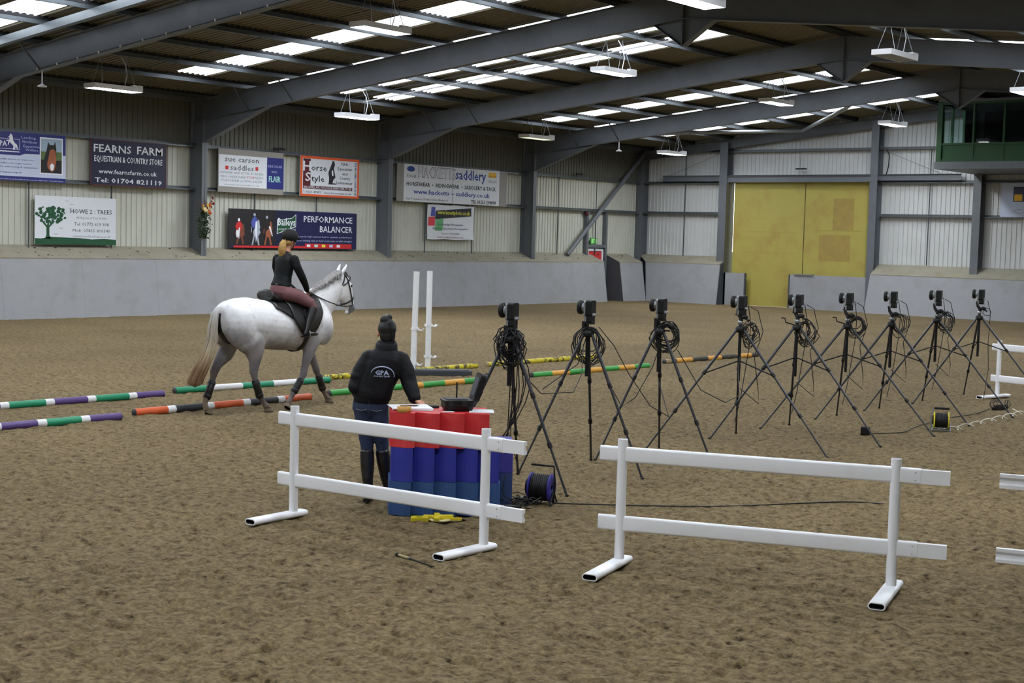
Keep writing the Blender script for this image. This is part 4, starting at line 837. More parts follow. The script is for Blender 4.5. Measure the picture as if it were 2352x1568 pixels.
# ------------------------------------------------------------------ camera tripods
def cam_unit(parent, z, yaw=math.pi, crank=True):
    """motion camera facing -X of the arena (towards the riding lane)"""
    h = empty('camera_head', (0, 0, z)); h.parent = parent
    def at(o): o.rotation_euler[2] = math.radians(8); return o
    mb = MB(); pr = stadium(.15, .20, 4, .028); mb.prism(pr, (-.02, 0, .13), (0, 1, 0), (0, 0, 1), (.10, 0, 0), 0, False); mb.prism(stadium(.12, .09, 4, .025), (-.01, 0, .0), (0, 1, 0), (0, 0, 1), (.085, 0, 0)); at(mb.build('camera_body', 'black', h))
    mb = MB(); mb.prism(stadium(.135, .20, 4, .03), (-.05, 0, .125), (0, 1, 0), (0, 0, 1), (.032, 0, 0)); mb.prism(stadium(.10, .10, 4, .025), (-.045, 0, .0), (0, 1, 0), (0, 0, 1), (.03, 0, 0)); mb.lathe([(.045, 0), (.05, .03), (.055, .05)], (-.05, 0, .14), (-1, 0, 0), 18); at(mb.build('silver_casing', 'silver', h))
    mb = MB(); mb.lathe([(.0, 0), (.07, 0), (.086, .015), (.086, .06), (.075, .068), (.03, .068), (.028, .04), (0, .04)], (-.095, 0, .14), (-1, 0, 0), 24); at(mb.build('ring_light', 'black', h, label='black ring of strobe lights'))
    mb = MB(); mb.box((.082, -.05, .035), (.086, .05, .075)); mb.lathe([(.011, 0), (.011, .035), (0, .035)], (.085, -.03, .05), (1, 0, 0), 8); mb.lathe([(.011, 0), (.011, .03), (0, .03)], (.085, .02, .055), (1, 0, 0), 8); at(mb.build('socket_panel', 'silver', h, label='silver sockets on the back of the camera'))
    return h
def tripod(cx, cy, za, R, spread, label, kind, rot=0, hz=1.58, crank=True):
    r = empty('camera_tripod', (cx, cy, 0), rot, label=label, category='tripod', group='motion cameras on black tripods')
    w = .016
    for k in range(3):
        g = math.radians(120 * k); top = V(.05 * math.cos(g), .05 * math.sin(g), za); ft = V(R * math.cos(g), R * math.sin(g), .0)
        lg = MB(); a, b = top.lerp(ft, .36), top.lerp(ft, .68)
        lg.tube([top, a], w * 1.1, 8); lg.tube([a, b], w * .92, 8); lg.tube([b, ft], w * .75, 8)
        lo = lg.build('leg', 'tube_black', r)
        for q in (a, b):
            d = (ft - top).normalized(); MB().tube([q - d * .025, q + d * .025], w * 1.45, 8).build('leg_clamp', 'black', lo)
            if kind == 'big': MB().lathe([(.0, 0), (.016, 0), (.016, .022), (0, .022)], q + V(0, 0, -.01), V(math.cos(g + 1.3), math.sin(g + 1.3), -.2), 8).build('clamp_knob', 'black', lo)
        MB().ball(ft + V(0, 0, .008), (.02, .02, .014), 8, 6).build('rubber_foot', 'blackmat', lo)
        if kind == 'big':
            hub = V(.02 * math.cos(g), .02 * math.sin(g), za - .38); j = top.lerp(ft, .37)
            MB().tube([hub, j], .009, 6).build('spreader_arm', 'black', r)
    mb = MB(); mb.lathe([(0, -.03), (.055, -.03), (.065, 0), (.055, .035), (.03, .05), (0, .05)], (0, 0, za), (0, 0, 1), 14); mb.build('shoulder_casting', 'black', r)
    if kind == 'big':
        MB().tube([(0, 0, za - .62), (0, 0, za + .09)], .02, 10).build('center_column', 'black', r)
        MB().ball((0, 0, za + .09), (.035, .035, .035), 12, 8).build('silver_ball', 'silver', r)
        if crank: MB().tube([(-.02, -.03, za + .04), (-.12, -.08, za + .07), (-.13, -.085, za + .12), (-.17, -.11, za + .125)], .009, 6).build('crank_handle', 'black', r)
        mb = MB(); mb.tube([(0, 0, za + .1), (.01, 0, za + .14), (-.04, .0, za + .20), (-.05, 0, za + .26), (-.0, 0, hz + .02)], [.028, .03, .022, .02, .02], 8); mb.box((-.06, -.03, hz - .005), (.06, .03, hz + .01)); mb.ball((.06, -.01, za + .16), (.05, .03, .03), 10, 6); mb.tube([(.05, 0, za + .15), (.13, -.03, za + .12)], .014, 6); mb.build('pan_head', 'black', r)
    else:
        MB().tube([(0, 0, za - .45), (0, 0, za + .05)], .024, 10).build('center_column', 'black', r)
        mb = MB(); mb.box((-.055, -.04, za + .03), (-.02, .04, hz + .01)); mb.box((-.055, -.03, za + .04), (.05, .03, za + .06)); mb.box((-.05, -.035, hz - .02), (.06, .035, hz + .0)); mb.tube([(.02, 0, za + .02), (.12, .02, za + .02)], .011, 6); mb.build('pan_head', 'black', r)
    h = cam_unit(r, hz + .035); h.scale = (.74, .70, .86); h.rotation_euler[2] = -rot
    return r
def loop(c, rx, rzz, ang, n=18, ph=0, wob=.0, turns=1):
    """hanging loop in a vertical plane at angle ang; top of the loop at c"""
    d = V(math.cos(ang), math.sin(ang), 0); p = []
    for i in range(int(n * turns) + 1):
        t = 2 * math.pi * i / n + ph; p.append(V(*c) + d * rx * math.sin(t) + V(0, 0, rzz * (math.cos(t) - 1)) + V(random.uniform(-wob, wob), random.uniform(-wob, wob), random.uniform(-wob, wob)))
    return p
def cable_bundle(x, y, z, label, n, r0, r1, wob, spread, extra=()):
    o = empty('cable_bundle', (x, y, z), label=label, category='cable', group='black cables hung on the camera tripods')
    ang = math.atan2(.63, .777)
    for i in range(n):
        a = ang + random.uniform(-spread, spread); rr = random.uniform(r0, r1); rzz = random.uniform(r1 * .6, r1 * 1.1)
        MB().tube(loop((random.uniform(-.03, .03), random.uniform(-.03, .03), random.uniform(-.04, .02)), rr, rzz, a, 16, 0, wob), .0058, 5, cap=False).build('cable_loop', 'cable', o)
    for p in extra: MB().tube(p, .0055, 5).build('cable', 'cable', o)
    return o
ordn = ['first', 'second', 'third', 'fourth', 'fifth', 'sixth', 'seventh', 'eighth']
TR = [(-8.85, 10.96, 1.45, .75, 'small'), (-8.90, 12.33, 1.46, .75, 'small'), (-8.85, 13.64, 1.44, .75, 'small'), (-8.73, 15.23, 1.42, 1.22, 'big'), (-8.69, 16.60, 1.40, 1.21, 'big'), (-8.71, 18.09, 1.37, 1.30, 'big'), (-8.74, 19.58, 1.35, 1.22, 'big'), (-8.71, 21.14, 1.36, 1.24, 'big'), (-8.65, 22.72, 1.37, 1.22, 'big')]
for i, (x, y, za, R_, kd) in enumerate(TR):
    l = ('black camera tripod nearest the red and blue block, its head smothered in cables' if i == 0 else 'last camera tripod of the row, at the far right before the distant fence' if i == 8 else f'{ordn[i]} camera tripod of the row counted from the red and blue block')
    tripod(x, y, za, R_, 0, l, kd, 0, 1.585 if i < 3 else 1.60, i in (4, 5))
def hang(i, pts): x, y = TR[i][:2]; return [V(*p) for p in pts]
def drop(z0, L, dx=.1, seed=0, n=9):
    rr = random.Random(seed); a = math.atan2(.63, .777)
    return [V(math.cos(a) * (dx * math.sin(k * .55) + rr.uniform(-.02, .02)), math.sin(a) * (dx * math.sin(k * .55)), z0 - L * k / n) for k in range(n + 1)]
X, Y = TR[0][:2]
cable_bundle(X, Y, 1.56, 'thick tangle of black cables on the first tripod beside the block', 26, .05, .17, .022, .9,
    [drop(-.05, 1.5, .05 + .03 * k, k) for k in range(6)] + [[V(.02, 0, -.1), V(.03, .02, -.5), V(.02, .02, -1.0), V(.05, 0, -1.54)], [V(0, 0, -.1), V(.0, .02, -.5), V(-.02, .02, -1.0), V(-.4, .7, -1.53)], [V(0, 0, -.1), V(.1, .1, -.45), V(.13, .35, -.65), V(.2, .8, -.66), V(.08, 1.1, -.5), V(-.02, 1.25, -.2)]])
cable_bundle(*TR[1][:2], 1.54, 'looped black cables hanging from the second tripod', 9, .08, .19, .012, .5, [[V(.1, .05, 0), V(.2, .2, -.2), V(.26, .4, -.5), V(.42, .6, -.85), V(.5, .85, -.98), V(.25, 1.0, -.6)], [V(0, 0, -.05), V(-.05, -.1, -.4), V(-.2, -.5, -.65)]])
cable_bundle(TR[2][0] + .05, TR[2][1] + .05, 1.54, 'neat thick coil of black cable on the third tripod', 16, .10, .15, .008, .25, [[V(-.02, 0, -.1), V(-.1, -.1, -.5), V(-.25, -.2, -.85), V(-.33, -.35, -.95), V(-.4, -.5, -.7)], [V(.1, .1, -.3), V(.3, .3, -.75), V(.45, .6, -.9), V(.4, 1.0, -.85), V(.2, 1.3, -.6), V(.1, 1.5, -.45)]])
for i, n, a, b, w in ((3, 8, .04, .13, .02), (4, 10, .06, .16, .02), (5, 11, .09, .13, .008), (6, 6, .08, .16, .01), (7, 10, .05, .14, .025)):
    x, y = TR[i][:2]; a0 = V(.13, .10, 0)
    cable_bundle(x + .09, y + .07, 1.50, f'cable loops hanging from the {ordn[i]} tripod', n, a, b, w, .5, [[V(0, 0, .2), V(.05, .1, .15), V(.1, .15, -.1), V(.05, .05, -.4), V(.1, .08, -.8), V(.0, .3, -1.0), V(-.1, .0, -.8)], [V(-.03, 0, .22), V(.0, .02, .0), V(.0, 0, -.3), V(-.06, -.05, -.9), V(-.1, -.1, -1.2)]])
cable_bundle(TR[8][0] + .08, TR[8][1] + .06, 1.56, 'single thin cable dropping from the last tripod', 1, .05, .09, .01, .3, [[V(.02, 0, .1), V(.06, .04, -.1), V(.05, .03, -.6), V(.08, .02, -1.0), V(.03, .0, -1.52)]])

# ------------------------------------------------------------------ foam jump blocks used as a table
bu = V(.71, .704, 0); bv = V(-.704, .71, 0); B0 = V(-8.655, 9.075, 0); bang = math.atan2(bu.y, bu.x)
def scallop(L, D, n, amp=.045, ph=0):
    """plan outline: sawtooth-and-curve front"""
    p = []; q = L / n
    for k in range(n):
        for j in range(7):
            t = j / 6; p.append((k * q + q * t * .98, -amp * math.sin(math.pi * .5 * t) ** 2 - amp * .25 * math.sin(math.pi * t)))
    p += [(L, 0), (L, D), (0, D)]
    return p
def block(name, u0, L, D, z0, z1, m, label, n, d0=0, amp=.045):
    r = empty(name, B0 + bu * u0 + bv * d0 + V(0, 0, z0), bang, label=label, category='jump block')
    mb = MB(); mb.prism(scallop(L, D, n, amp), (0, 0, 0), (1, 0, 0), (0, 1, 0), (0, 0, z1 - z0)); mb.build('block', m, r); return r
block('foam_jump_block', .0, .98, .44, 0, .297, 'blue2', 'teal-blue scalloped foam block at the bottom of the front stack', 5, 0, .075)
block('foam_jump_block', .015, .95, .42, .30, .598, 'blue', 'deep blue scalloped foam block in the middle of the front stack', 5, 0, .075)
block('foam_jump_block', .0, .87, .42, .60, .905, 'red', 'red scalloped foam block on top with papers and a case on it', 4, 0, .075)
mat('teal_end', (48, 70, 120), .6, 0, .1, 6, dirt=(70, 90, 110), dsc=8, damt=.5); mat('violet', (62, 56, 150), .55, 0, .1, 6, dirt=(80, 84, 160), dsc=8, damt=.5)
block('foam_jump_block', .62, .52, .26, 0, .297, 'teal_end', 'teal-blue block behind the front stack, sticking out to its right at the bottom', 1, .47, .004)
block('foam_jump_block', .62, .52, .26, .30, .60, 'violet', 'violet-blue block behind the front stack, sticking out to its right, upper one', 1, .47, .004)
TZ = .907
def onblock(name, u, v, rz_, label, cat): return empty(name, B0 + bu * u + bv * v + V(0, 0, TZ), bang + rz_, label=label, category=cat)
p = onblock('paper_stack', .2, .24, .1, 'stack of white sheets on the left of the red block', 'papers')
for k in range(6): MB().box((-.18 - .004 * k, -.15, .0035 * k), (.18 - .004 * k, .17, .0035 * k + .003), 0, Matrix.Rotation(.035 * (k - 3), 4, 'Z')).build('sheet', 'paper', p)
pn = onblock('pen', .17, .24, .1, 'dark red pen lying on the paper stack', 'pen'); pn.location.z += .0215
MB().tube([(-.08, .0, .006), (.07, 0, .006)], .006, 6).build('barrel', 'maroon', pn); MB().tube([(.07, 0, .006), (.085, 0, .006)], .003, 6).build('tip', 'black', pn)
tp = onblock('tape_roll', .12, .0, 0, 'roll of tan parcel tape standing at the front left of the red block', 'tape')
MB().lathe([(.04, -.0), (.062, 0), (.062, .048), (.04, .048), (.04, 0)], (0, 0, 0), (0, 0, 1), 24).build('tape', 'tape_tan', tp); MB().lathe([(.037, 0), (.0395, 0), (.0395, .048), (.037, .048), (.037, 0)], (0, 0, 0), (0, 0, 1), 24).build('core', 'wood_end', tp)
for u, v, a, sz, l in ((.74, .13, -.05, (.11, .12), 'white sheet under the right side of the open case'), (.44, .04, .1, (.05, .03), 'small white slip in front of the open case')):
    s_ = onblock('paper_sheet', u + .07, v, a, l, 'paper'); MB().box((-sz[0], -sz[1], 0), (sz[0], sz[1], .003)).build('sheet', 'paper', s_)
pu = onblock('pouch', .36, .36, .2, 'flat dark pouch lying behind the papers on the red block', 'pouch'); MB().prism(stadium(.16, .09, 4, .02), (0, 0, 0), (1, 0, 0), (0, 1, 0), (0, 0, .016)).build('pouch_body', 'blackmat', pu)
cs = onblock('equipment_case', .60, .20, .12, 'open black hard case with a screen in its lid on the red block', 'case'); cs.location.z += .004
mb = MB(); pr = stadium(.27, .24, 4, .045); vs = [V(a * .9, b * .88, 0) for a, b in pr] + [V(a, b, .035) for a, b in pr] + [V(a, b, .085) for a, b in pr]; k = len(pr)
mb.add(vs, [(i, (i + 1) % k, (i + 1) % k + k, i + k) for i in range(k)] + [(i + k, (i + 1) % k + k, (i + 1) % k + 2 * k, i + 2 * k) for i in range(k)]); mb.add(vs, [tuple(range(k))[::-1], tuple(range(2 * k, 3 * k))]); mb.build('lower_shell', 'black', cs)
mb = MB(); mb.prism(stadium(.29, .25, 4, .05), (0, 0, .078), (1, 0, 0), (0, 1, 0), (0, 0, .014)); mb.build('rim', 'black', cs)
MB().box((-.11, -.08, .092), (.08, .08, .1)).build('keyboard_panel', 'rubber', cs)
for x in (-.08, .04): MB().box((x - .02, -.133, .045), (x + .02, -.12, .092)).build('latch', 'blackmat', cs)
lid = Matrix.Translation(V(.125, 0, .1)) @ Matrix.Rotation(math.radians(17), 4, 'Y')
mb = MB(); mb.prism(stadium(.23, .25, 4, .03), lid @ V(0, 0, .115), lid.to_3x3() @ V(0, 1, 0), lid.to_3x3() @ V(0, 0, 1), lid.to_3x3() @ V(.05, 0, 0)); mb.build('lid', 'black', cs)
MB().box((-.008, -.09, .03), (-.001, .09, .2), 0, lid).build('screen', 'darkply', cs)
MB().tube([(-.0, .05, .1), (.0, .05, .24)], .007, 6).build('aerial', 'black', cs); MB().tube([lid @ V(.05, .08, .22), lid @ V(.08, .08, .25), lid @ V(.11, .07, .25)], .005, 5).build('strap', 'blackmat', cs)
wr_ = empty('cable_reel', (-8.03, 10.46, 0), math.radians(20), label='dark blue reel wound with black cable beside the block', category='cable reel', group='cable reels')
def reel(root, R, m, face, frame, hx=.09):
    for s in (-1, 1):
        MB().lathe([(.03, 0), (R, 0), (R * 1.02, .006), (R, .014), (R * .5, .02), (.03, .014), (.03, 0)], (s * hx, 0, R + .02), (s, 0, 0), 28).build('flange', m, root)
    MB().lathe([(.05, -hx), (R * .82, -hx + .006), (R * .86, -hx * .5), (R * .83, 0), (R * .87, hx * .5), (R * .82, hx - .006), (.05, hx)], (0, 0, R + .02), (1, 0, 0), 28).build('cable_winding', 'cable', root)
    for k in range(9):
        x = -hx + .015 + k * (2 * hx - .03) / 8; q = R * .875
        MB().tube([(x + .006 * math.sin(3 * g), q * math.cos(g), R + .02 + q * math.sin(g)) for g in [i * math.pi / 10 for i in range(21)]], .0065, 5, cap=False).build('cable_turn', 'cable', root)
    for s in (-1, 1): MB().tube([(s * (hx + .03), -.11, .01), (s * (hx + .03), .11, .01), (s * (hx + .03), .0, R), (s * (hx + .03), -.11, .01)], .008, 6).build('stand', frame, root)
reel(wr_, .135, 'navy_reel' if 'navy_reel' in M else 'royal2', 'black', 'black')
mb = MB(); mb.lathe([(0, 0), (.085, 0), (.08, .03), (0, .03)], (-.105, 0, .155), (-1, 0, 0), 20); mb.build('socket_plate', 'black', wr_)
for a in (0.6, 2.2, 3.9, 5.2): MB().box((-.14, -.014, -.014), (-.133, .014, .014), 0, Matrix.Translation(V(0, .052 * math.cos(a), .155 + .052 * math.sin(a)))).build('socket', 'silver', wr_)
MB().tube([(.12, 0, .02), (.13, .0, .2), (.12, .0, .36), (-.1, 0, .365)], .011, 8).build('handle', 'black', wr_)
yr = empty('cable_reel', (-7.62, 18.82, 0), math.radians(25), label='yellow-sided cable reel with a steel carrying frame near the far tripods', category='cable reel', group='cable reels')
reel(yr, .115, 'yellow', 'black', 'silver', .085)
MB().tube([(-.12, -.1, .012), (-.12, .1, .012), (.12, .1, .012), (.12, -.1, .012), (-.12, -.1, .012)], .009, 6).build('base_frame', 'silver', yr)
MB().tube([(-.13, 0, .02), (-.14, 0, .2), (-.1, 0, .3)], .009, 6).build('handle_arm', 'silver', yr); MB().tube([(-.1, 0, .3), (.1, 0, .3)], .016, 8).build('handle', 'black', yr); MB().lathe([(0, 0), (.07, 0), (.065, .02), (0, .02)], (-.1, 0, .135), (-1, 0, 0), 18).build('socket_plate', 'black', yr)
def ground_cable(name, pts, label, m='cable', r=.007, cat='cable'):
    o = MB().tube([V(*p) for p in pts], r, 5).build(name, m, None, label=label, category=cat); return o
def smooth_path(P, n=6):
    P = [V(*p) for p in P]; out = []
    for i in range(len(P) - 1):
        a, b, c, d = P[max(0, i - 1)], P[i], P[i + 1], P[min(len(P) - 1, i + 2)]
        for k in range(n):
            t = k / n; out.append(.5 * ((2 * b) + (c - a) * t + (2 * a - 5 * b + 4 * c - d) * t * t + (3 * b - a - 3 * c + d) * t ** 3))
    return out + [P[-1]]
ground_cable('ground_cable', smooth_path([(-7.93, 10.5, .02), (-7.83, 10.58, .016), (-7.46, 10.89, .014), (-6.92, 11.38, .013), (-6.6, 11.85, .006), (-6.26, 12.35, .014), (-5.99, 12.73, .012), (-5.72, 12.92, .0)]), 'long black cable running over the sand behind the right-hand fence')
ground_cable('ground_cable', smooth_path([(-8.12, 17.56, .02), (-8.0, 17.72, .016), (-7.9, 17.9, .015), (-7.84, 18.15, .016), (-7.95, 18.7, .015), (-8.01, 19.27, .018), (-8.1, 20.1, .01), (-8.0, 21.0, .015), (-8.1, 21.9, .02)]), 'black cable on the sand between the fifth tripod foot and the power strip')
ground_cable('spiral_cable', smooth_path([(-7.6, 18.78, .05)] + [V(-7.45, 18.85, .03).lerp(V(-7.5, 21.75, .03), t / 26) + V(.075 * math.sin(t * 1.57), 0, .045 * math.cos(t * 1.57) - .01) for t in range(27)] + [(-7.62, 21.7, .05), (-7.75, 21.9, .05)], 4), 'white curly cable half sunk in the sand beside the yellow reel', 'cable_white', .008)
tg2 = empty('cable_tangle', (-8.12, 10.35, 0), label='tangle of thin black cables on the sand between block and blue reel', category='cable')
for k in range(11):
    c = V(random.uniform(-.1, .12), random.uniform(-.25, .1), random.uniform(.01, .05)); q = random.uniform(.05, .13); ph = random.uniform(0, 6)
    MB().tube([c + V(q * math.cos(g + ph), q * 1.4 * math.sin(g + ph), max(-c.z + .006, .05 * math.sin(g * 1.5 + k))) for g in [i * .45 for i in range(13)]], .005, 5).build('cable_loop', 'cable', tg2)
MB().tube(smooth_path([(-.05, -.25, .3), (-.02, -.3, .12), (.05, -.1, .05), (.12, .1, .1), (.1, .2, .02)]), .005, 5).build('cable_loop', 'cable', tg2)
ps = empty('power_brick', (-8.22, 10.42, 0), 1.1, label='small black power brick with a pale label in the cable tangle', category='power supply'); MB().prism(stadium(.13, .065, 3, .012), (0, 0, .0), (1, 0, 0), (0, 1, 0), (0, 0, .042)).build('brick', 'black', ps); MB().box((-.03, -.02, .042), (.03, .02, .044)).build('sticker', 'silver', ps)
ps = empty('tool_pouch', (-8.10, 10.02, 0), .55, label='flat black case lying at the right foot of the blue blocks', category='pouch'); MB().prism([(-.13, -.04), (.1, -.05), (.15, .0), (.1, .045), (-.13, .05)], (0, 0, 0), (1, 0, 0), (0, 1, 0), (0, 0, .035)).build('pouch_body', 'black', ps); MB().box((-.02, -.02, .035), (.1, .0, .037)).build('edge_strip', 'silver', ps)
ps = empty('plug_adaptor', (-8.12, 17.53, 0), .4, label='black adaptor box against the right foot of the fifth tripod', category='adaptor'); MB().prism(stadium(.1, .11, 3, .02), (-.06, 0, .055), (0, 1, 0), (0, 0, 1), (.12, 0, 0)).build('box', 'black', ps)
ps = empty('power_strip', (-8.0, 22.05, 0), 1.3, label='black socket strip in a nest of leads near the eighth tripod', category='power strip'); MB().prism(stadium(.36, .06, 3, .02), (0, 0, 0), (1, 0, 0), (0, 1, 0), (0, 0, .045)).build('strip_body', 'black', ps)
for k in range(4): MB().box((-.13 + k * .075, -.02, .045), (-.08 + k * .075, .02, .075)).build('plug', 'blackmat', ps)
for k in range(5): MB().tube(loop((random.uniform(-.15, .2), random.uniform(-.05, .1), .14), random.uniform(.05, .1), .06, random.uniform(0, 3), 12, 0, .01), .005, 5).build('lead', 'cable', ps)
# yellow open-frame tape measure on the sand
ym = empty('surveyor_tape', (-8.16, 9.14, 0), math.radians(45), label='yellow open-reel measuring tape lying on the sand before the blue blocks', category='tape measure')
mb = MB()
def ring(outer, inner, z0, z1, ox=0):
    k = len(outer); o = [V(a + ox, b, z0) for a, b in outer] + [V(a + ox, b, z1) for a, b in outer] + [V(a + ox, b, z0) for a, b in inner] + [V(a + ox, b, z1) for a, b in inner]
    f = []
    for i in range(k):
        j = (i + 1) % k; f += [(i, j, j + k, i + k), (j + 2 * k, i + 2 * k, i + 3 * k, j + 3 * k), (i + k, j + k, j + 3 * k, i + 3 * k), (j, i, i + 2 * k, j + 2 * k)]
    mb.add(o, f)
oc = [(-.075, -.05), (.05, -.05), (.07, -.02), (.07, .03), (.04, .06), (-.05, .06), (-.075, .03), (-.08, -.02)]; ring(oc, [(a * .55 - .002, b * .5) for a, b in oc], .006, .036, -.13)
mb.build('grip', 'yellow', ym)
mb = MB(); q = .13
for g in (0.25, 1.65, 3.0, 4.5): c, s = math.cos(g), math.sin(g); mb.prism([(-.02, -.03), (q, -.022), (q, .022), (-.02, .03)], (.03, .02, .026), (c, s, 0), (-s, c, 0), (0, 0, .02))
mb.lathe([(.0, 0), (.045, 0), (.045, .03), (0, .03)], (.03, .02, .02), (0, 0, 1), 16); mb.prism([(0, -.02), (.2, -.018), (.2, .018), (0, .02)], (.03, .0, .01), (1, 0, 0), (0, 1, 0), (0, 0, .02)); mb.prism([(-.02, -.03), (.03, -.035), (.03, .035), (-.02, .03)], (-.09, -.03, .008), (1, 0, 0), (0, 1, 0), (0, 0, .034)); mb.build('reel_frame', 'yellow', ym)
MB().lathe([(.05, 0), (.095, 0), (.095, .014), (.05, .014), (.05, 0)], (.04, .01, .008), (0, 0, 1), 24).build('tape_winding', 'petal_c', ym); MB().tube([(.22, -.005, .015), (.27, -.01, .012)], [.014, .004], 6).build('tape_end', 'black', ym)
# riding whip
wh = empty('riding_whip', (-7.47, 7.93, .012), math.atan2(-.08, .41), label='short riding whip lying on the sand in the left foreground', category='riding whip')
MB().lathe([(0, 0), (.013, 0), (.016, .012), (.013, .03), (0, .03)], (-.0, 0, 0), (1, 0, 0), 10).build('knob', 'black', wh); MB().tube([(.03, 0, 0), (.16, 0, 0)], .009, 8).build('grip', 'black', wh)
for k in range(10): MB().lathe([(.0098, 0), (.0105, .003), (.0098, .006)], (.036 + k * .0125, 0, 0), (1, 0, 0), 8).build('gold_band', 'petal_c', wh, label='pale winding on the grip')
MB().lathe([(.009, 0), (.012, .004), (.009, .01)], (.162, 0, 0), (1, 0, 0), 10).build('ferrule', 'silver', wh); MB().tube([(.17, 0, .0), (.26, 0, -.002), (.34, 0, -.004), (.43, 0, -.002)], [.008, .007, .006, .004], 7).build('shaft', 'black', wh); MB().box((.43, -.012, -.006), (.47, .012, -.002)).build('flapper', 'black', wh)
# ------------------------------------------------------------------ bodies
def chain(mb, pts, n=14):
    """pts: (x,y,z, ra, rb?) -> smooth capsule chain with ellipses; ra lateral, rb along the other axis"""
    P = [V(*p[:3]) for p in pts]; secs = []
    for i, p in enumerate(P):
        t = (P[min(i + 1, len(P) - 1)] - P[max(i - 1, 0)]).normalized()
        a = V(1, 0, 0) - t * t.x
        if a.length < .15: a = V(0, 1, 0) - t * t.y
        a.normalize(); b = t.cross(a); ra = pts[i][3]; rb = pts[i][4] if len(pts[i]) > 4 else ra
        if i == 0: secs.append((p - t * min(ra, rb) * .6, a * ra * .55, b * rb * .55))
        secs.append((p, a * ra, b * rb))
        if i == len(P) - 1: secs.append((p + t * min(ra, rb) * .6, a * ra * .55, b * rb * .55))
    mb.loft(secs, n)
def hand(mb, w, d, up, side, curl=.5, sc=1.0):
    """five-fingered hand: w wrist, d direction of the palm, up = back of the hand, side = thumb side"""
    d, up = V(*d).normalized(), V(*up).normalized(); sd = d.cross(up).normalized() * side; w = V(*w)
    L = .085 * sc
    mb.loft([(w, sd * .024, up * .018), (w + d * L * .4, sd * .036 * sc, up * .015), (w + d * L, sd * .04 * sc, up * .012), (w + d * L * 1.08, sd * .034 * sc, up * .008)], 10)
    for k, (o, l) in enumerate(((.030, .068), (.010, .078), (-.010, .072), (-.030, .056))):
        b = w + d * L * .95 + sd * o * sc; p = [b]; a = 0
        for s in (.42, .33, .27): a += curl; p.append(p[-1] + (d * math.cos(a) - up * math.sin(a)) * l * s * sc)
        mb.tube(p, [.0095 * sc, .0088 * sc, .008 * sc, .0068 * sc], 7)
    b = w + d * L * .3 + sd * .03 * sc; mb.tube([b, b + (d * .6 + sd * .8).normalized() * .035 * sc, b + (d * .9 + sd * .4 - up * curl * .5).normalized() * .068 * sc], [.012 * sc, .010 * sc, .008 * sc], 7)
def headmesh(mb, c, fwd, up, s=1.0):
    c = V(*c); f = V(*fwd).normalized(); u = V(*up).normalized(); l = f.cross(u).normalized()
    S = lambda x, y, z: c + l * x * s + f * y * s + u * z * s
    def el(x, y, z, a, b, cc, n=14, m=10):
        mx = Matrix((l, f, u)).transposed(); mb.ball(S(x, y, z), (a * s, b * s, cc * s), n, m, 0, mx)
    el(0, -.01, .035, .076, .095, .09); el(0, .02, -.035, .06, .072, .075); el(0, .045, -.085, .035, .035, .028)          # skull, face, chin
    el(0, .093, -.015, .012, .02, .024, 8, 6); el(0, .098, -.028, .017, .014, .011, 8, 6)                              # nose
    el(0, .088, -.06, .024, .01, .008, 8, 6); el(0, .086, -.07, .02, .01, .008, 8, 6)                                   # lips
    el(0, .075, .022, .05, .02, .012, 10, 6)                                                                       # brow
    for q in (-1, 1): el(q * .078, -.008, -.01, .010, .020, .032, 8, 6)                                                 # ears
    return S, l, f, u
# ---- standing woman, seen from behind
G = V(-9.18, 9.50, 0); wrz = math.atan2(.6289, .7775)
wm = empty('person', G, wrz, label='woman seen from behind in a black jacket, jeans and boots, hand on the red block', category='person')
# local frame: x = right in view, y = away from the viewer, z up
b = MB()
chain(b, [(-.10, .02, .93, .145, .105), (-.085, .02, 1.0, .14, .095), (-.05, .02, 1.1, .125, .09), (.0, .02, 1.22, .15, .10), (.03, .015, 1.33, .155, .095), (.035, .02, 1.41, .08, .07)])
chain(b, [(.035, .02, 1.40, .05), (.035, .035, 1.47, .048)])
for s, hip, kn, an in ((-1, (-.165, .02, .90), (-.125, .03, .48), (-.10, -.02, .09)), (1, (-.035, .03, .90), (.015, .06, .48), (.07, .08, .09))):
    chain(b, [hip + (.082,), (hip[0] * .6 + kn[0] * .4, hip[1], .74, .078), (hip[0] * .3 + kn[0] * .7, .035, .6, .062), kn + (.05,), (kn[0] * .6 + an[0] * .4, kn[1] * .6 + an[1] * .4, .34, .045), (kn[0] * .2 + an[0] * .8, an[1], .18, .038), an + (.034,)])
    chain(b, [(an[0], an[1] - .03, .05, .035, .04), (an[0] + s * .01, an[1] + .08, .04, .042, .032), (an[0] + s * .02, an[1] + .16, .03, .036, .025)])
LA = [(-.115, .02, 1.325), (-.195, .0, 1.19), (-.235, -.02, 1.05), (-.20, .05, .98), (-.16, .10, .95)]
RA = [(.165, .02, 1.325), (.225, .0, 1.21), (.255, -.02, 1.10), (.29, -.06, 1.02), (.32, -.09, .955)]
for A in (LA, RA): chain(b, [A[0] + (.052,), A[1] + (.047,), A[2] + (.042,), A[3] + (.034,), A[4] + (.026,)])
hand(b, (.322, -.09, .95), (.55, -.55, -.22), (.1, -.1, 1), -1, .12, .92)
hand(b, (-.17, .10, .95), (.35, .6, -.5), (-.9, .1, -.2), 1, .5, .92)
hS, hl, hf, hu = headmesh(b, (.03, .045, 1.545), (.12, 1, -.06), (0, .06, 1), .98)
mp = remesh(b, 'body', .0075, ('skin',), wm, 5, .5)
for q in (-1, 1): MB().ball(hS(q * .03, .082, .008), .011, 8, 6).build('eye', 'white', mp)
j = MB()
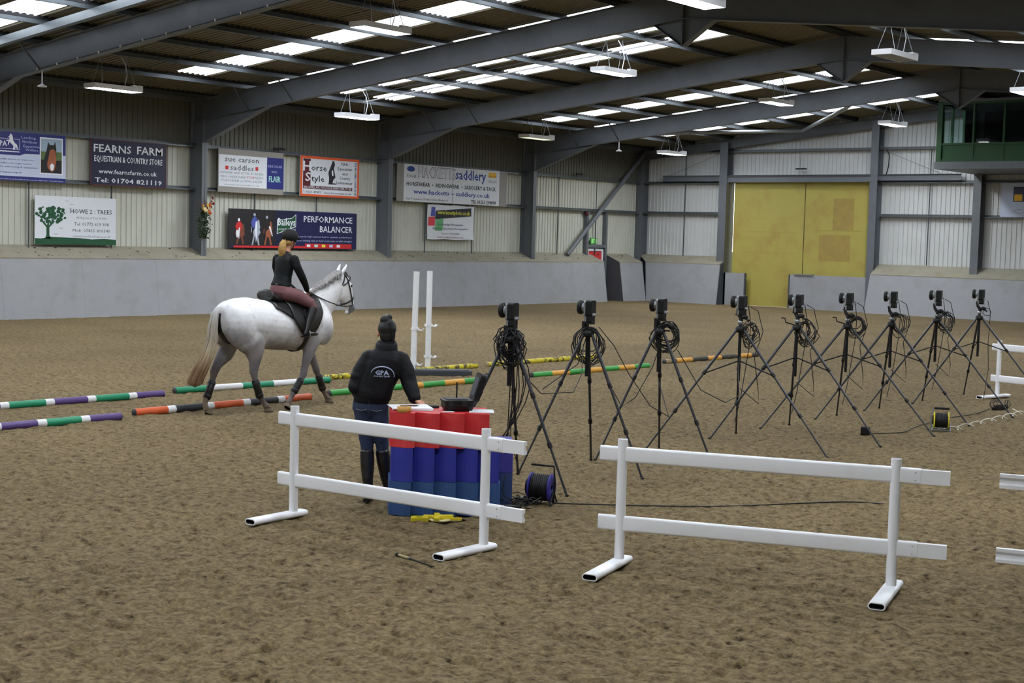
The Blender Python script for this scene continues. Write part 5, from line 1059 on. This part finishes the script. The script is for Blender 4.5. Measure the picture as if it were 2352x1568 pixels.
chain(j, [(-.085, .015, .955, .175, .135), (-.08, .015, 1.0, .178, .14), (-.05, .015, 1.1, .172, .135), (.0, .015, 1.22, .185, .135), (.03, .015, 1.32, .18, .125), (.035, .015, 1.39, .12, .10)], 20)
for A, e in ((LA, 0), (RA, 1)):
    R5 = (.078, .078, .074, .066, .05)
    chain(j, [A[k] + (R5[k],) for k in range(5)][:5], 14)
    for k in range(12):                          # padded folds along the sleeves
        t = k / 11 * 3.7; i = min(3, int(t)); q = V(*A[i]).lerp(V(*A[i + 1]), t - i); j.ball(q + V(random.uniform(-.01, .01), random.uniform(-.015, .005), 0), R5[i] * random.uniform(.82, .95), 10, 8)
j.loft([((.035, .02, 1.38), V(.10, 0, 0), V(0, .085, 0)), ((.036, .022, 1.43), V(.085, 0, 0), V(0, .08, 0)), ((.037, .024, 1.475), V(.082, 0, 0), V(0, .08, .005)), ((.037, .024, 1.485), V(.07, 0, 0), V(0, .07, .005))], 18)
jk = remesh(j, 'jacket', .008, ('jacket',), wm, 4, .5)
c = MB(); c.loft([((.036, .015, 1.405), V(.105, 0, 0), V(0, .10, .01)), ((.037, .018, 1.45), V(.1, 0, 0), V(0, .096, .01)), ((.037, .02, 1.475), V(.085, 0, 0), V(0, .086, .01)), ((.037, .02, 1.44), V(.075, 0, 0), V(0, .075, .01))], 20); c.build('collar', 'jacket', jk)
c = MB(); c.loft([((-.093, .015, .905), V(.158, 0, 0), V(0, .122, 0)), ((-.092, .015, .91), V(.165, 0, 0), V(0, .128, 0)), ((-.088, .015, .955), V(.168, 0, 0), V(0, .13, 0)), ((-.086, .015, .975), V(.172, 0, 0), V(0, .132, 0))], 22); c.build('ribbed_hem', 'jacket', jk)
# jacket back emblem: arc over the letters GPA and a smaller line
def onback(mb, pts, r, n=5): mb.tube(pts, r, n)
yb = -.148
e = MB(); e.tube([(-.0 + .108 * math.cos(a) + .015, yb + .045 * math.cos(a) ** 2 + .002, 1.168 + .085 * math.sin(a)) for a in [math.pi * k / 20 for k in range(-1, 22)]], [.0022 + .004 * max(0, math.sin(math.pi * k / 22)) for k in range(23)], 5); e.build('emblem_arc', 't_lb', jk)
text('GPA', -.048, .078, 1.178, .04, 'lb', jk, 0, .03, 'free'); text('DOUBLE TEAM', -.055, .085, 1.158, .013, 'lb', jk, 0, .01, 'free')
k0 = set(bpy.data.objects); flush()
for o in [o for o in bpy.data.objects if o not in k0 and o.parent == jk and o.name.startswith('lettering')]:
    n = len(o.data.vertices); a = np.zeros(n * 3); o.data.vertices.foreach_get('co', a); a = a.reshape(-1, 3)
    xx = a[:, 0].copy(); zz = a[:, 1].copy(); dd = a[:, 2].copy(); cx_ = .015
    a[:, 0] = xx; a[:, 2] = zz; a[:, 1] = yb + .045 * ((xx - cx_) / .108) ** 2 - .004 - dd; o.data.vertices.foreach_set('co', a.ravel()); o.data.update(); o.name = 'emblem_lettering'
jn = MB()
chain(jn, [(-.10, .02, .95, .15, .112), (-.10, .02, .90, .165, .125), (-.10, .02, .84, .17, .125)], 20)
for hip, kn in (((-.172, .015, .88), (-.125, .03, .48)), ((-.03, .02, .88), (.015, .06, .48))):
    chain(jn, [hip + (.092, .105), (hip[0] * .6 + kn[0] * .4, hip[1] + .01, .74, .086, .092), (hip[0] * .3 + kn[0] * .7, .035, .6, .070, .074), (kn[0], kn[1], .49, .060, .062), (kn[0] + .002, kn[1], .44, .056)], 16)
jm = remesh(jn, 'jeans', .008, ('jeans',), wm, 4, .5)
for x, z in ((-.17, .845), (-.03, .84)): MB().tube([(x - .05, -.112, z + .012), (x, -.122, z), (x + .05, -.112, z + .012)], .002, 4).build('pocket_seam', 't_gy', jm)
MB().tube([(-.1, -.115, .93), (-.1, -.118, .86), (-.1, -.1, .8)], .0018, 4).build('seat_seam', 't_navy', jm)
for k, (kn, an, s) in enumerate((((-.125, .03, .45), (-.10, -.02, .09), -1), ((.015, .06, .45), (.07, .08, .09), 1))):
    bo = MB(); chain(bo, [kn + (.066, .066), (kn[0] * .7 + an[0] * .3, kn[1] * .7 + an[1] * .3, .34, .066, .066), (kn[0] * .35 + an[0] * .65, an[1], .2, .052), (an[0], an[1], .12, .045, .05), (an[0], an[1] - .005, .06, .044, .05)], 16)
    chain(bo, [(an[0], an[1] - .04, .045, .038, .04), (an[0], an[1] + .04, .045, .042, .042), (an[0] + s * .012, an[1] + .12, .038, .046, .034), (an[0] + s * .02, an[1] + .18, .03, .036, .026)], 14)
    bt = remesh(bo, 'boot', .008, ('boot',), wm, 3, .5)
    so = MB(); so.prism([(-.035, -.075), (.035, -.075), (.04, .0), (.048, .12), (.035, .2), (0, .215), (-.035, .2), (-.048, .12), (-.04, 0)], (an[0] + s * .008, an[1], .0), (1, 0, 0), (0, 1, 0), (0, 0, .02)); so.build('boot_sole', 'black', bt)
hr = MB(); mx = Matrix((hl, hf, hu)).transposed()
hr.ball(hS(.012, -.022, .045), (.086, .098, .096), 18, 12, 0, mx); hr.ball(hS(.012, -.055, -.02), (.062, .055, .075), 14, 10, 0, mx); hr.ball(hS(.005, -.05, .125), (.058, .055, .05), 14, 10, 0, mx); hr.ball(hS(.03, -.05, .15), (.035, .04, .03), 12, 8, 0, mx); hr.ball(hS(.06, -.03, .05), (.035, .06, .06), 12, 8, 0, mx)
chain(hr, [tuple(hS(.05, -.08, .1)) + (.035,), tuple(hS(.075, -.085, .04)) + (.03,), tuple(hS(.085, -.075, -.03)) + (.018,), tuple(hS(.085, -.065, -.09)) + (.007,)], 10)
ho_ = remesh(hr, 'hair', .007, ('hair_black',), wm, 3, .5)
for k in range(60):
    a = random.uniform(0, 6.28); c0 = hS(.02 + .04 * math.cos(a), -.06 + .04 * math.sin(a), .13); d = V(math.cos(a) * .06 + .02, -.03, random.uniform(-.05, .03))
    MB().tube([c0, c0 + d * .6 + V(0, 0, .02), c0 + d + V(0, -.01, -.02)], [.003, .002, .0008], 4).build('hair_strand', 'hair_black', ho_) if False else None
# ------------------------------------------------------------------ horse
HX = V(-14.93, 13.30, 0)
ho = empty('horse', HX, 0, label='dapple grey horse walking between the pole rows, ridden', category='horse')
h = MB()
def esec(y, z, w, hh): return (V(0, y, z), V(w, 0, 0), V(0, 0, hh))
h.loft([esec(-1.0, 1.28, .06, .08), esec(-.96, 1.27, .15, .18), esec(-.86, 1.24, .235, .27), esec(-.7, 1.225, .28, .325), esec(-.5, 1.225, .29, .335), esec(-.25, 1.19, .285, .335), esec(.05, 1.155, .305, .335), esec(.32, 1.15, .30, .34), esec(.55, 1.19, .27, .365), esec(.72, 1.215, .235, .36), esec(.87, 1.19, .20, .30), esec(.98, 1.17, .15, .20), esec(1.03, 1.16, .08, .1)], 26)
h.ball((.0, .62, 1.48), (.10, .26, .13), 14, 10)
for s in (-1, 1):
    h.ball((s * .16, .78, 1.12), (.12, .17, .25), 14, 10); h.ball((s * .15, -.68, 1.17), (.15, .27, .30), 14, 10)
nk = [(0, .55, 1.25, .17, .34), (0, .74, 1.37, .145, .31), (0, .92, 1.49, .115, .25), (0, 1.06, 1.60, .095, .205), (0, 1.17, 1.69, .085, .17), (0, 1.25, 1.77, .08, .13)]
chain(h, nk, 20)
chain(h, [(0, 1.235, 1.845, .07, .07), (0, 1.28, 1.775, .088, .115), (0, 1.32, 1.68, .097, .15), (0, 1.355, 1.57, .085, .135), (0, 1.41, 1.465, .064, .098), (0, 1.46, 1.38, .056, .076), (0, 1.48, 1.34, .05, .058)], 18)
h.ball((0, 1.25, 1.58), (.075, .10, .11), 12, 8); h.ball((0, 1.41, 1.31), (.04, .05, .03), 10, 6)
for s in (-1, 1):
    h.ball((s * .078, 1.38, 1.70), (.022, .04, .03), 10, 6); h.ball((s * .045, 1.505, 1.37), (.018, .025, .03), 8, 6)
    chain(h, [(s * .05, 1.245, 1.89, .026, .03), (s * .062, 1.275, 1.94, .031, .024), (s * .066, 1.30, 1.985, .023, .016), (s * .062, 1.315, 2.02, .007, .006)], 10)
def leg(pts, hoofdir, hp, lift=0):
    chain(h, pts, 14)
RH = [(.15, -.64, 1.12, .13, .27), (.165, -.53, .98, .115, .24), (.16, -.47, .84, .088, .165), (.152, -.46, .72, .062, .105), (.15, -.465, .64, .052, .078), (.148, -.475, .565, .046, .068), (.147, -.455, .48, .036, .046), (.146, -.40, .32, .032, .038), (.146, -.345, .21, .038, .046), (.146, -.29, .13, .034, .036), (.147, -.245, .08, .046, .048)]
LH = [(-.15, -.70, 1.12, .13, .24), (-.16, -.60, .98, .11, .16), (-.15, -.72, .80, .082, .13), (-.14, -.86, .66, .052, .075), (-.135, -.92, .565, .046, .066), (-.133, -.94, .48, .036, .045), (-.13, -1.0, .32, .032, .038), (-.13, -1.06, .21, .038, .045), (-.13, -1.07, .13, .034, .034), (-.13, -1.045, .07, .044, .046)]
RF = [(.15, .68, 1.08, .11, .17), (.155, .56, .90, .085, .12), (.15, .50, .72, .062, .078), (.145, .45, .56, .046, .054), (.145, .435, .48, .048, .056), (.145, .40, .42, .038, .042), (.145, .31, .31, .031, .036), (.145, .245, .225, .037, .042), (.145, .20, .15, .033, .034), (.146, .155, .10, .042, .042)]
LF = [(-.15, .72, 1.08, .11, .17), (-.155, .74, .90, .085, .12), (-.15, .84, .72, .062, .078), (-.148, .92, .56, .046, .054), (-.147, .955, .48, .048, .056), (-.147, .985, .42, .038, .042), (-.147, 1.05, .28, .031, .036), (-.147, 1.09, .19, .037, .042), (-.147, 1.14, .12, .033, .034), (-.147, 1.175, .075, .044, .046)]
for L_ in (RH, LH, RF, LF): chain(h, L_, 14)
def hassign(c):
    m = np.zeros(len(c), dtype=int); m[(c[:, 1] > 1.40) & (c[:, 2] < 1.43) & (c[:, 2] > 1.2)] = 1; m[(c[:, 0] < .075) & (c[:, 0] > -.03) & (c[:, 1] < -.78) & (c[:, 2] < 1.36) & (c[:, 2] > .92)] = 2; return m
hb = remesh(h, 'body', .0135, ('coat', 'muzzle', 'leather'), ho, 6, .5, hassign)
for s in (-1, 1): MB().ball((s * .09, 1.39, 1.70), (.014, .022, .018), 10, 8).build('eye', 'leather', hb)
def hoof(c, d, tilt=0):
    mb = MB(); c = V(*c); mx = Matrix.Translation(c) @ Matrix.Rotation(tilt, 4, 'X')
    vs = []; n = 14
    for z, r, o in ((.07, .046, 0), (.03, .056, .015), (0, .064, .028), (-.0, .055, .028)):
        for k in range(n): g = 2 * math.pi * k / n; vs.append(mx @ V(r * .92 * math.cos(g), o + r * 1.08 * math.sin(g), z))
    mb.add(vs, [(i * n + k, i * n + (k + 1) % n, (i + 1) * n + (k + 1) % n, (i + 1) * n + k) for i in range(3) for k in range(n)] + [tuple(range(n)), tuple(range(3 * n, 4 * n))[::-1]], 0, True); mb.build('hoof', 'hoof', ho)
hoof((.147, -.225, .0), 0); hoof((-.13, -1.03, .012), 0, -.45); hoof((.146, .13, .035), 0, -.75); hoof((-.147, 1.195, .0), 0)
def boot_leg(a, b_, r0, r1):
    mb = MB(); a, b_ = V(*a), V(*b_); chain(mb, [tuple(a) + (r0, r0 * 1.15), tuple(a.lerp(b_, .5)) + (r0 * 1.0, r0 * 1.18), tuple(b_) + (r1, r1 * 1.15)], 14); o = mb.build('tendon_boot', 'leather', ho)
    for t in (.12, .85): q = a.lerp(b_, t); d = (b_ - a).normalized() * .012; m2 = MB(); chain(m2, [tuple(q - d) + (r0 * 1.08, r0 * 1.25), tuple(q + d) + (r0 * 1.08, r0 * 1.25)], 12); m2.build('strap', 'tube_black', o)
boot_leg((.147, -.445, .44), (.146, -.36, .22), .046, .05); boot_leg((-.133, -.95, .44), (-.13, -1.04, .22), .046, .05); boot_leg((.145, .385, .40), (.145, .26, .24), .046, .05); boot_leg((-.147, 1.0, .40), (-.147, 1.085, .20), .046, .05)
def strands(name, m, n, base, curve, r, parent, seed=1, spread=.03):
    rr = random.Random(seed); mb = MB()
    for _ in range(n):
        p = curve(rr); mb.tube(p, [r * (1 - .6 * i / (len(p) - 1)) for i in range(len(p))], 4, cap=False)
    return mb.build(name, m, parent, kind='stuff')
TP = [V(0, -.93, 1.43), V(0, -1.02, 1.36), V(-.01, -1.05, 1.2), V(-.02, -1.05, 1.0), V(-.03, -1.12, .8), V(-.05, -1.22, .6), V(-.06, -1.31, .44)]; TWd = [.03, .045, .06, .075, .09, .11, .12]
def tail(rr):
    a = rr.uniform(0, 6.28); q = rr.random() ** .5; e = 7 if rr.random() < .7 else rr.choice((4, 5, 6)); return [TP[i] + V(TWd[i] * q * math.cos(a), TWd[i] * q * math.sin(a) * .8, 0) + V(rr.gauss(0, .006), rr.gauss(0, .008), rr.gauss(0, .02) if i > 4 else 0) for i in range(e)]
tb = MB(); chain(tb, [tuple(TP[i]) + (TWd[i] * .62, TWd[i] * .55) for i in range(7)], 12); tb.build('tail_core', 'tailhair', ho)
strands('tail', 'tailhair', 420, None, tail, .006, ho, 3)
crest = [V(0, .60, 1.61), V(0, .75, 1.69), V(0, .915, 1.765), V(0, 1.05, 1.835), V(0, 1.17, 1.895), V(0, 1.24, 1.93)]
def mane(rr):
    t = rr.uniform(0, 4.999); i = int(t); p = crest[i].lerp(crest[i + 1], t - i) + V(rr.uniform(-.02, .02), 0, -.015); s = -1 if rr.random() < .5 else 1; L = rr.uniform(.06, .2) if s < 0 else rr.uniform(.02, .12) * (.4 + .6 * t / 5)
    return [p, p + V(s * .04, -.02, .01), p + V(s * (.075), -.04, -L * .5), p + V(s * .09, -.05, -L)]
strands('mane', 'mane', 700, None, mane, .006, ho, 5)
strands('forelock', 'mane', 60, None, lambda rr: (lambda x: [V(x, 1.25, 1.91), V(x * 1.2, 1.33, 1.90), V(x * 1.3, 1.39, 1.83), V(x * 1.2, 1.43, 1.75)])(rr.uniform(-.035, .035)), .005, ho, 6)
# tack
def bodypt(y, a, off=0):
    T = [(-.7, 1.225, .28, .325), (-.5, 1.225, .29, .335), (-.25, 1.19, .285, .335), (.05, 1.155, .305, .335), (.32, 1.15, .30, .34), (.55, 1.19, .27, .365), (.72, 1.215, .25, .36)]
    for p, q in zip(T[:-1], T[1:]):
        if p[0] <= y <= q[0]:
            t = (y - p[0]) / (q[0] - p[0]); z, w, hh = [p[k] * (1 - t) + q[k] * t for k in (1, 2, 3)]; break
    else: z, w, hh = T[-1][1:] if y > .7 else T[0][1:]
    return V((w + off) * math.sin(a), y, z + (hh + off) * math.cos(a))
def shell(y0, y1, a1f, off, th, name, m, par, ny=16, na=20, both=True):
    mb = MB(); vs = []
    for i in range(ny + 1):
        y = y0 + (y1 - y0) * i / ny; A = a1f((y - y0) / (y1 - y0))
        for k in range(na + 1): a = -A + 2 * A * k / na; vs.append(bodypt(y, a, off))
    n0 = len(vs)
    for i in range(ny + 1):
        y = y0 + (y1 - y0) * i / ny; A = a1f((y - y0) / (y1 - y0))
        for k in range(na + 1): a = -A + 2 * A * k / na; vs.append(bodypt(y, a, off + th))
    f = []
    for i in range(ny):
        for k in range(na):
            q = i * (na + 1) + k; f += [(q + n0, q + n0 + 1, q + n0 + na + 2, q + n0 + na + 1), (q, q + na + 1, q + na + 2, q + 1)]
    for i in range(ny):
        for k in (0, na): q = i * (na + 1) + k; f.append((q, q + n0, q + n0 + na + 1, q + na + 1) if k == 0 else (q, q + na + 1, q + n0 + na + 1, q + n0))
    for k in range(na):
        q = k; f.append((q, q + 1, q + 1 + n0, q + n0)); q = ny * (na + 1) + k; f.append((q, q + n0, q + n0 + 1, q + 1))
    mb.add(vs, f, 0, True); return mb.build(name, m, par)
sd = empty('saddle', HX, 0, label='black saddle and saddle cloth under the rider on the grey horse', category='saddle')
shell(-.16, .62, lambda t: math.radians(48 + 58 * min(1, t * 1.5) ** 1.2 - 25 * max(0, t - .8) / .2), .012, .014, 'saddle_cloth', 'leather', sd)
shell(.08, .66, lambda t: math.radians(55 + 58 * math.sin(math.pi * min(1, t * .9 + .05)) ** .7), .03, .014, 'saddle_flap', 'leather', sd)
mb = MB(); mb.loft([(V(0, -.20, 1.60), V(.08, 0, 0), V(0, .01, .05)), (V(0, -.17, 1.59), V(.17, 0, 0), V(0, .02, .085)), (V(0, -.09, 1.55), V(.18, 0, 0), V(0, 0, .07)), (V(0, .04, 1.515), V(.14, 0, 0), V(0, 0, .045)), (V(0, .2, 1.535), V(.12, 0, 0), V(0, 0, .05)), (V(0, .32, 1.585), V(.10, 0, 0), V(0, 0, .055)), (V(0, .38, 1.60), V(.05, 0, 0), V(0, 0, .03))], 18); remesh(mb, 'seat', .012, ('leather',), sd, 3)
mb = MB(); vs = []; n = 30
for y in (.33, .41):
    for k in range(n): a = 2 * math.pi * k / n; vs.append(bodypt(y, a, .012))
for y in (.33, .41):
    for k in range(n): a = 2 * math.pi * k / n; vs.append(bodypt(y, a, .024))
mb.add(vs, [(k, (k + 1) % n, (k + 1) % n + n, k + n) for k in range(n)] + [(k + 2 * n, k + 3 * n, (k + 1) % n + 3 * n, (k + 1) % n + 2 * n) for k in range(n)] + [(k, k + 2 * n, (k + 1) % n + 2 * n, (k + 1) % n) for k in range(n)] + [(k + n, (k + 1) % n + n, (k + 1) % n + 3 * n, k + 3 * n) for k in range(n)], 0, True); mb.build('girth', 'leather', sd)
for s in (-1, 1):
    si = MB(); si.tube([(s * .315, .27, 1.40), (s * .36, .30, 1.14)], .009, 6); si.build('stirrup_leather', 'leather', sd)
    q = MB(); q.tube([(s * .36, .30, 1.14), (s * .31, .30, 1.08), (s * .31, .31, 1.035), (s * .41, .31, 1.035), (s * .41, .30, 1.08), (s * .36, .30, 1.14)], .008, 6); q.build('stirrup_iron', 'silver', sd)
br = empty('bridle', HX, 0, label='black bridle and reins on the grey horse', category='bridle')
def hring(c, t, ra, rb, r=.009, n=20):
    c, t = V(*c), V(*t).normalized(); a = V(1, 0, 0); b2 = t.cross(a).normalized(); return [c + a * ra * math.cos(2 * math.pi * k / n) + b2 * rb * math.sin(2 * math.pi * k / n) for k in range(n + 1)]
MB().tube(hring((0, 1.40, 1.485), (0, .45, -.9), .076, .118), .011, 6).build('noseband', 'leather', br); MB().tube(hring((0, 1.31, 1.755), (0, .6, -.8), .10, .14), .009, 6).build('browband', 'leather', br)
MB().tube(hring((0, 1.245, 1.79), (0, .95, -.3), .092, .14), .01, 6).build('throat_lash', 'leather', br)
for s in (-1, 1):
    MB().tube([(s * .05, 1.26, 1.91), (s * .1, 1.31, 1.79), (s * .104, 1.36, 1.64), (s * .082, 1.42, 1.50), (s * .068, 1.44, 1.42)], .010, 6).build('cheek_strap', 'leather', br)
    MB().lathe([(.018, -.003), (.024, 0), (.018, .003)], (s * .072, 1.44, 1.42), (1, 0, 0), 14).build('bit_ring', 'silver', br)
    MB().tube(smooth_path([(s * .074, 1.435, 1.42), (s * .13, 1.2, 1.41), (s * .145, .95, 1.465), (s * .12, .72, 1.55), (s * .11, .53, 1.635)]), .008, 6).build('rein', 'leather', br)
# ------------------------------------------------------------------ rider
ri = empty('person', HX + V(0, 0, 0), 0, label='rider on the grey horse in a black riding hat, dark jacket and mauve breeches', category='person')
b = MB()
chain(b, [(0, .10, 1.60, .15, .11), (0, .13, 1.68, .155, .11), (0, .15, 1.80, .115, .085), (0, .175, 1.93, .13, .09), (0, .20, 2.05, .155, .095), (0, .21, 2.13, .10, .07)], 18)
chain(b, [(0, .21, 2.12, .048), (0, .235, 2.235, .046)])
lg = {}
for s in (-1, 1):
    chain(b, [(s * .09, .12, 1.62, .09), (s * .20, .26, 1.57, .082), (s * .30, .40, 1.475, .062), (s * .325, .42, 1.42, .055), (s * .335, .36, 1.27, .054), (s * .35, .30, 1.13, .036), (s * .352, .285, 1.085, .034)], 14)
    chain(b, [(s * .352, .26, 1.07, .032, .036), (s * .356, .36, 1.06, .038, .03), (s * .36, .45, 1.055, .03, .022)], 12)
    A = [(s * .165, .20, 2.09), (s * .215, .22, 1.97), (s * .24, .28, 1.85), (s * .19, .40, 1.73), (s * .13, .49, 1.645)]; lg[s] = A
    chain(b, [A[0] + (.05,), A[1] + (.042,), A[2] + (.037,), A[3] + (.032,), A[4] + (.024,)], 12)
    hand(b, A[4], (-s * .3, .75, -.25), (s * .6, .1, .75), s, 1.05, .92)
rS, rl, rf, ru = headmesh(b, (0, .27, 2.335), (.05, 1, -.12), (0, .1, 1), .95)
rb_ = remesh(b, 'body', .0075, ('skin',), ri, 5)
for q in (-1, 1): MB().ball(rS(q * .03, .082, .008), .010, 8, 6).build('eye', 'white', rb_)
j = MB(); chain(j, [(0, .12, 1.70, .165, .125), (0, .14, 1.76, .15, .115), (0, .155, 1.84, .14, .105), (0, .175, 1.95, .155, .11), (0, .20, 2.05, .175, .115), (0, .21, 2.12, .12, .09), (0, .215, 2.16, .065, .06)], 20)
for s in (-1, 1): chain(j, [lg[s][k] + ((.068, .06, .055, .046, .036)[k],) for k in range(5)], 14)
remesh(j, 'jacket', .008, ('jacket2',), ri, 4)
g_ = MB()
for s in (-1, 1): hand(g_, V(*lg[s][4]), (-s * .3, .75, -.25), (s * .6, .1, .75), s, 1.05, 1.04)
remesh(g_, 'gloves', .006, ('leather',), ri, 2)
j = MB(); chain(j, [(0, .10, 1.59, .165, .125), (0, .12, 1.66, .17, .13), (0, .135, 1.73, .155, .115)], 18)
for s in (-1, 1): chain(j, [(s * .09, .11, 1.61, .105), (s * .20, .26, 1.57, .096), (s * .30, .40, 1.475, .073), (s * .326, .425, 1.41, .064), (s * .333, .39, 1.34, .058)], 16)
bc = remesh(j, 'breeches', .009, ('breeches',), ri, 4); MB().tube([(.02, .0, 1.735), (.06, .005, 1.73)], .006, 5).build('belt_glint', 'silver', bc)
for s in (-1, 1):
    j = MB(); chain(j, [(s * .328, .42, 1.415, .066), (s * .337, .36, 1.27, .066), (s * .35, .305, 1.14, .049), (s * .353, .285, 1.09, .045)], 14)
    chain(j, [(s * .353, .25, 1.065, .036, .04), (s * .356, .33, 1.06, .042, .038), (s * .36, .43, 1.055, .038, .028), (s * .36, .475, 1.052, .028, .02)], 12); bt = remesh(j, 'boot', .008, ('boot',), ri, 3)
    MB().box((s * .353 - .035, .215, 1.015), (s * .353 + .035, .28, 1.035)).build('heel', 'black', bt)
hm = MB(); mx = Matrix((rl, rf, ru)).transposed(); hm.ball(rS(0, -.005, .06), (.105, .125, .105), 22, 14, 0, mx); hh = remesh(hm, 'riding_hat', .007, ('velvet',), ri, 2)
pk = MB(); pk.loft([(rS(0, .09, .045), rl * .085, ru * .012), (rS(0, .13, .04), rl * .075, ru * .007), (rS(0, .165, .03), rl * .045, ru * .004)], 14); pk.build('peak', 'velvet', hh)
for s in (-1, 1): MB().tube([rS(s * .085, .0, .02), rS(s * .07, .03, -.06), rS(s * .02, .05, -.115)], .006, 5).build('chin_strap', 'leather', hh)
PT = [rS(0, -.085, -.01), rS(0, -.12, -.06), rS(0, -.13, -.16), rS(0, -.10, -.27), rS(-.01, -.07, -.33)]; PW = [.03, .045, .05, .035, .012]
mb = MB(); chain(mb, [tuple(PT[i]) + (PW[i], PW[i] * .8) for i in range(5)], 14); pt = remesh(mb, 'ponytail', .008, ('hair_blonde',), ri, 3)
def pony(rr): a = rr.uniform(0, 6.28); return [PT[i] + V(PW[i] * 1.05 * math.cos(a), PW[i] * .9 * math.sin(a), rr.gauss(0, .008)) for i in range(5)]
strands('ponytail_strands', 'hair_blonde', 120, None, pony, .004, pt, 8)
mb = MB(); mb.ball(rS(0, -.04, -.03), (.075, .06, .05), 12, 8, 0, mx); mb.build('hair', 'hair_blonde', ri)
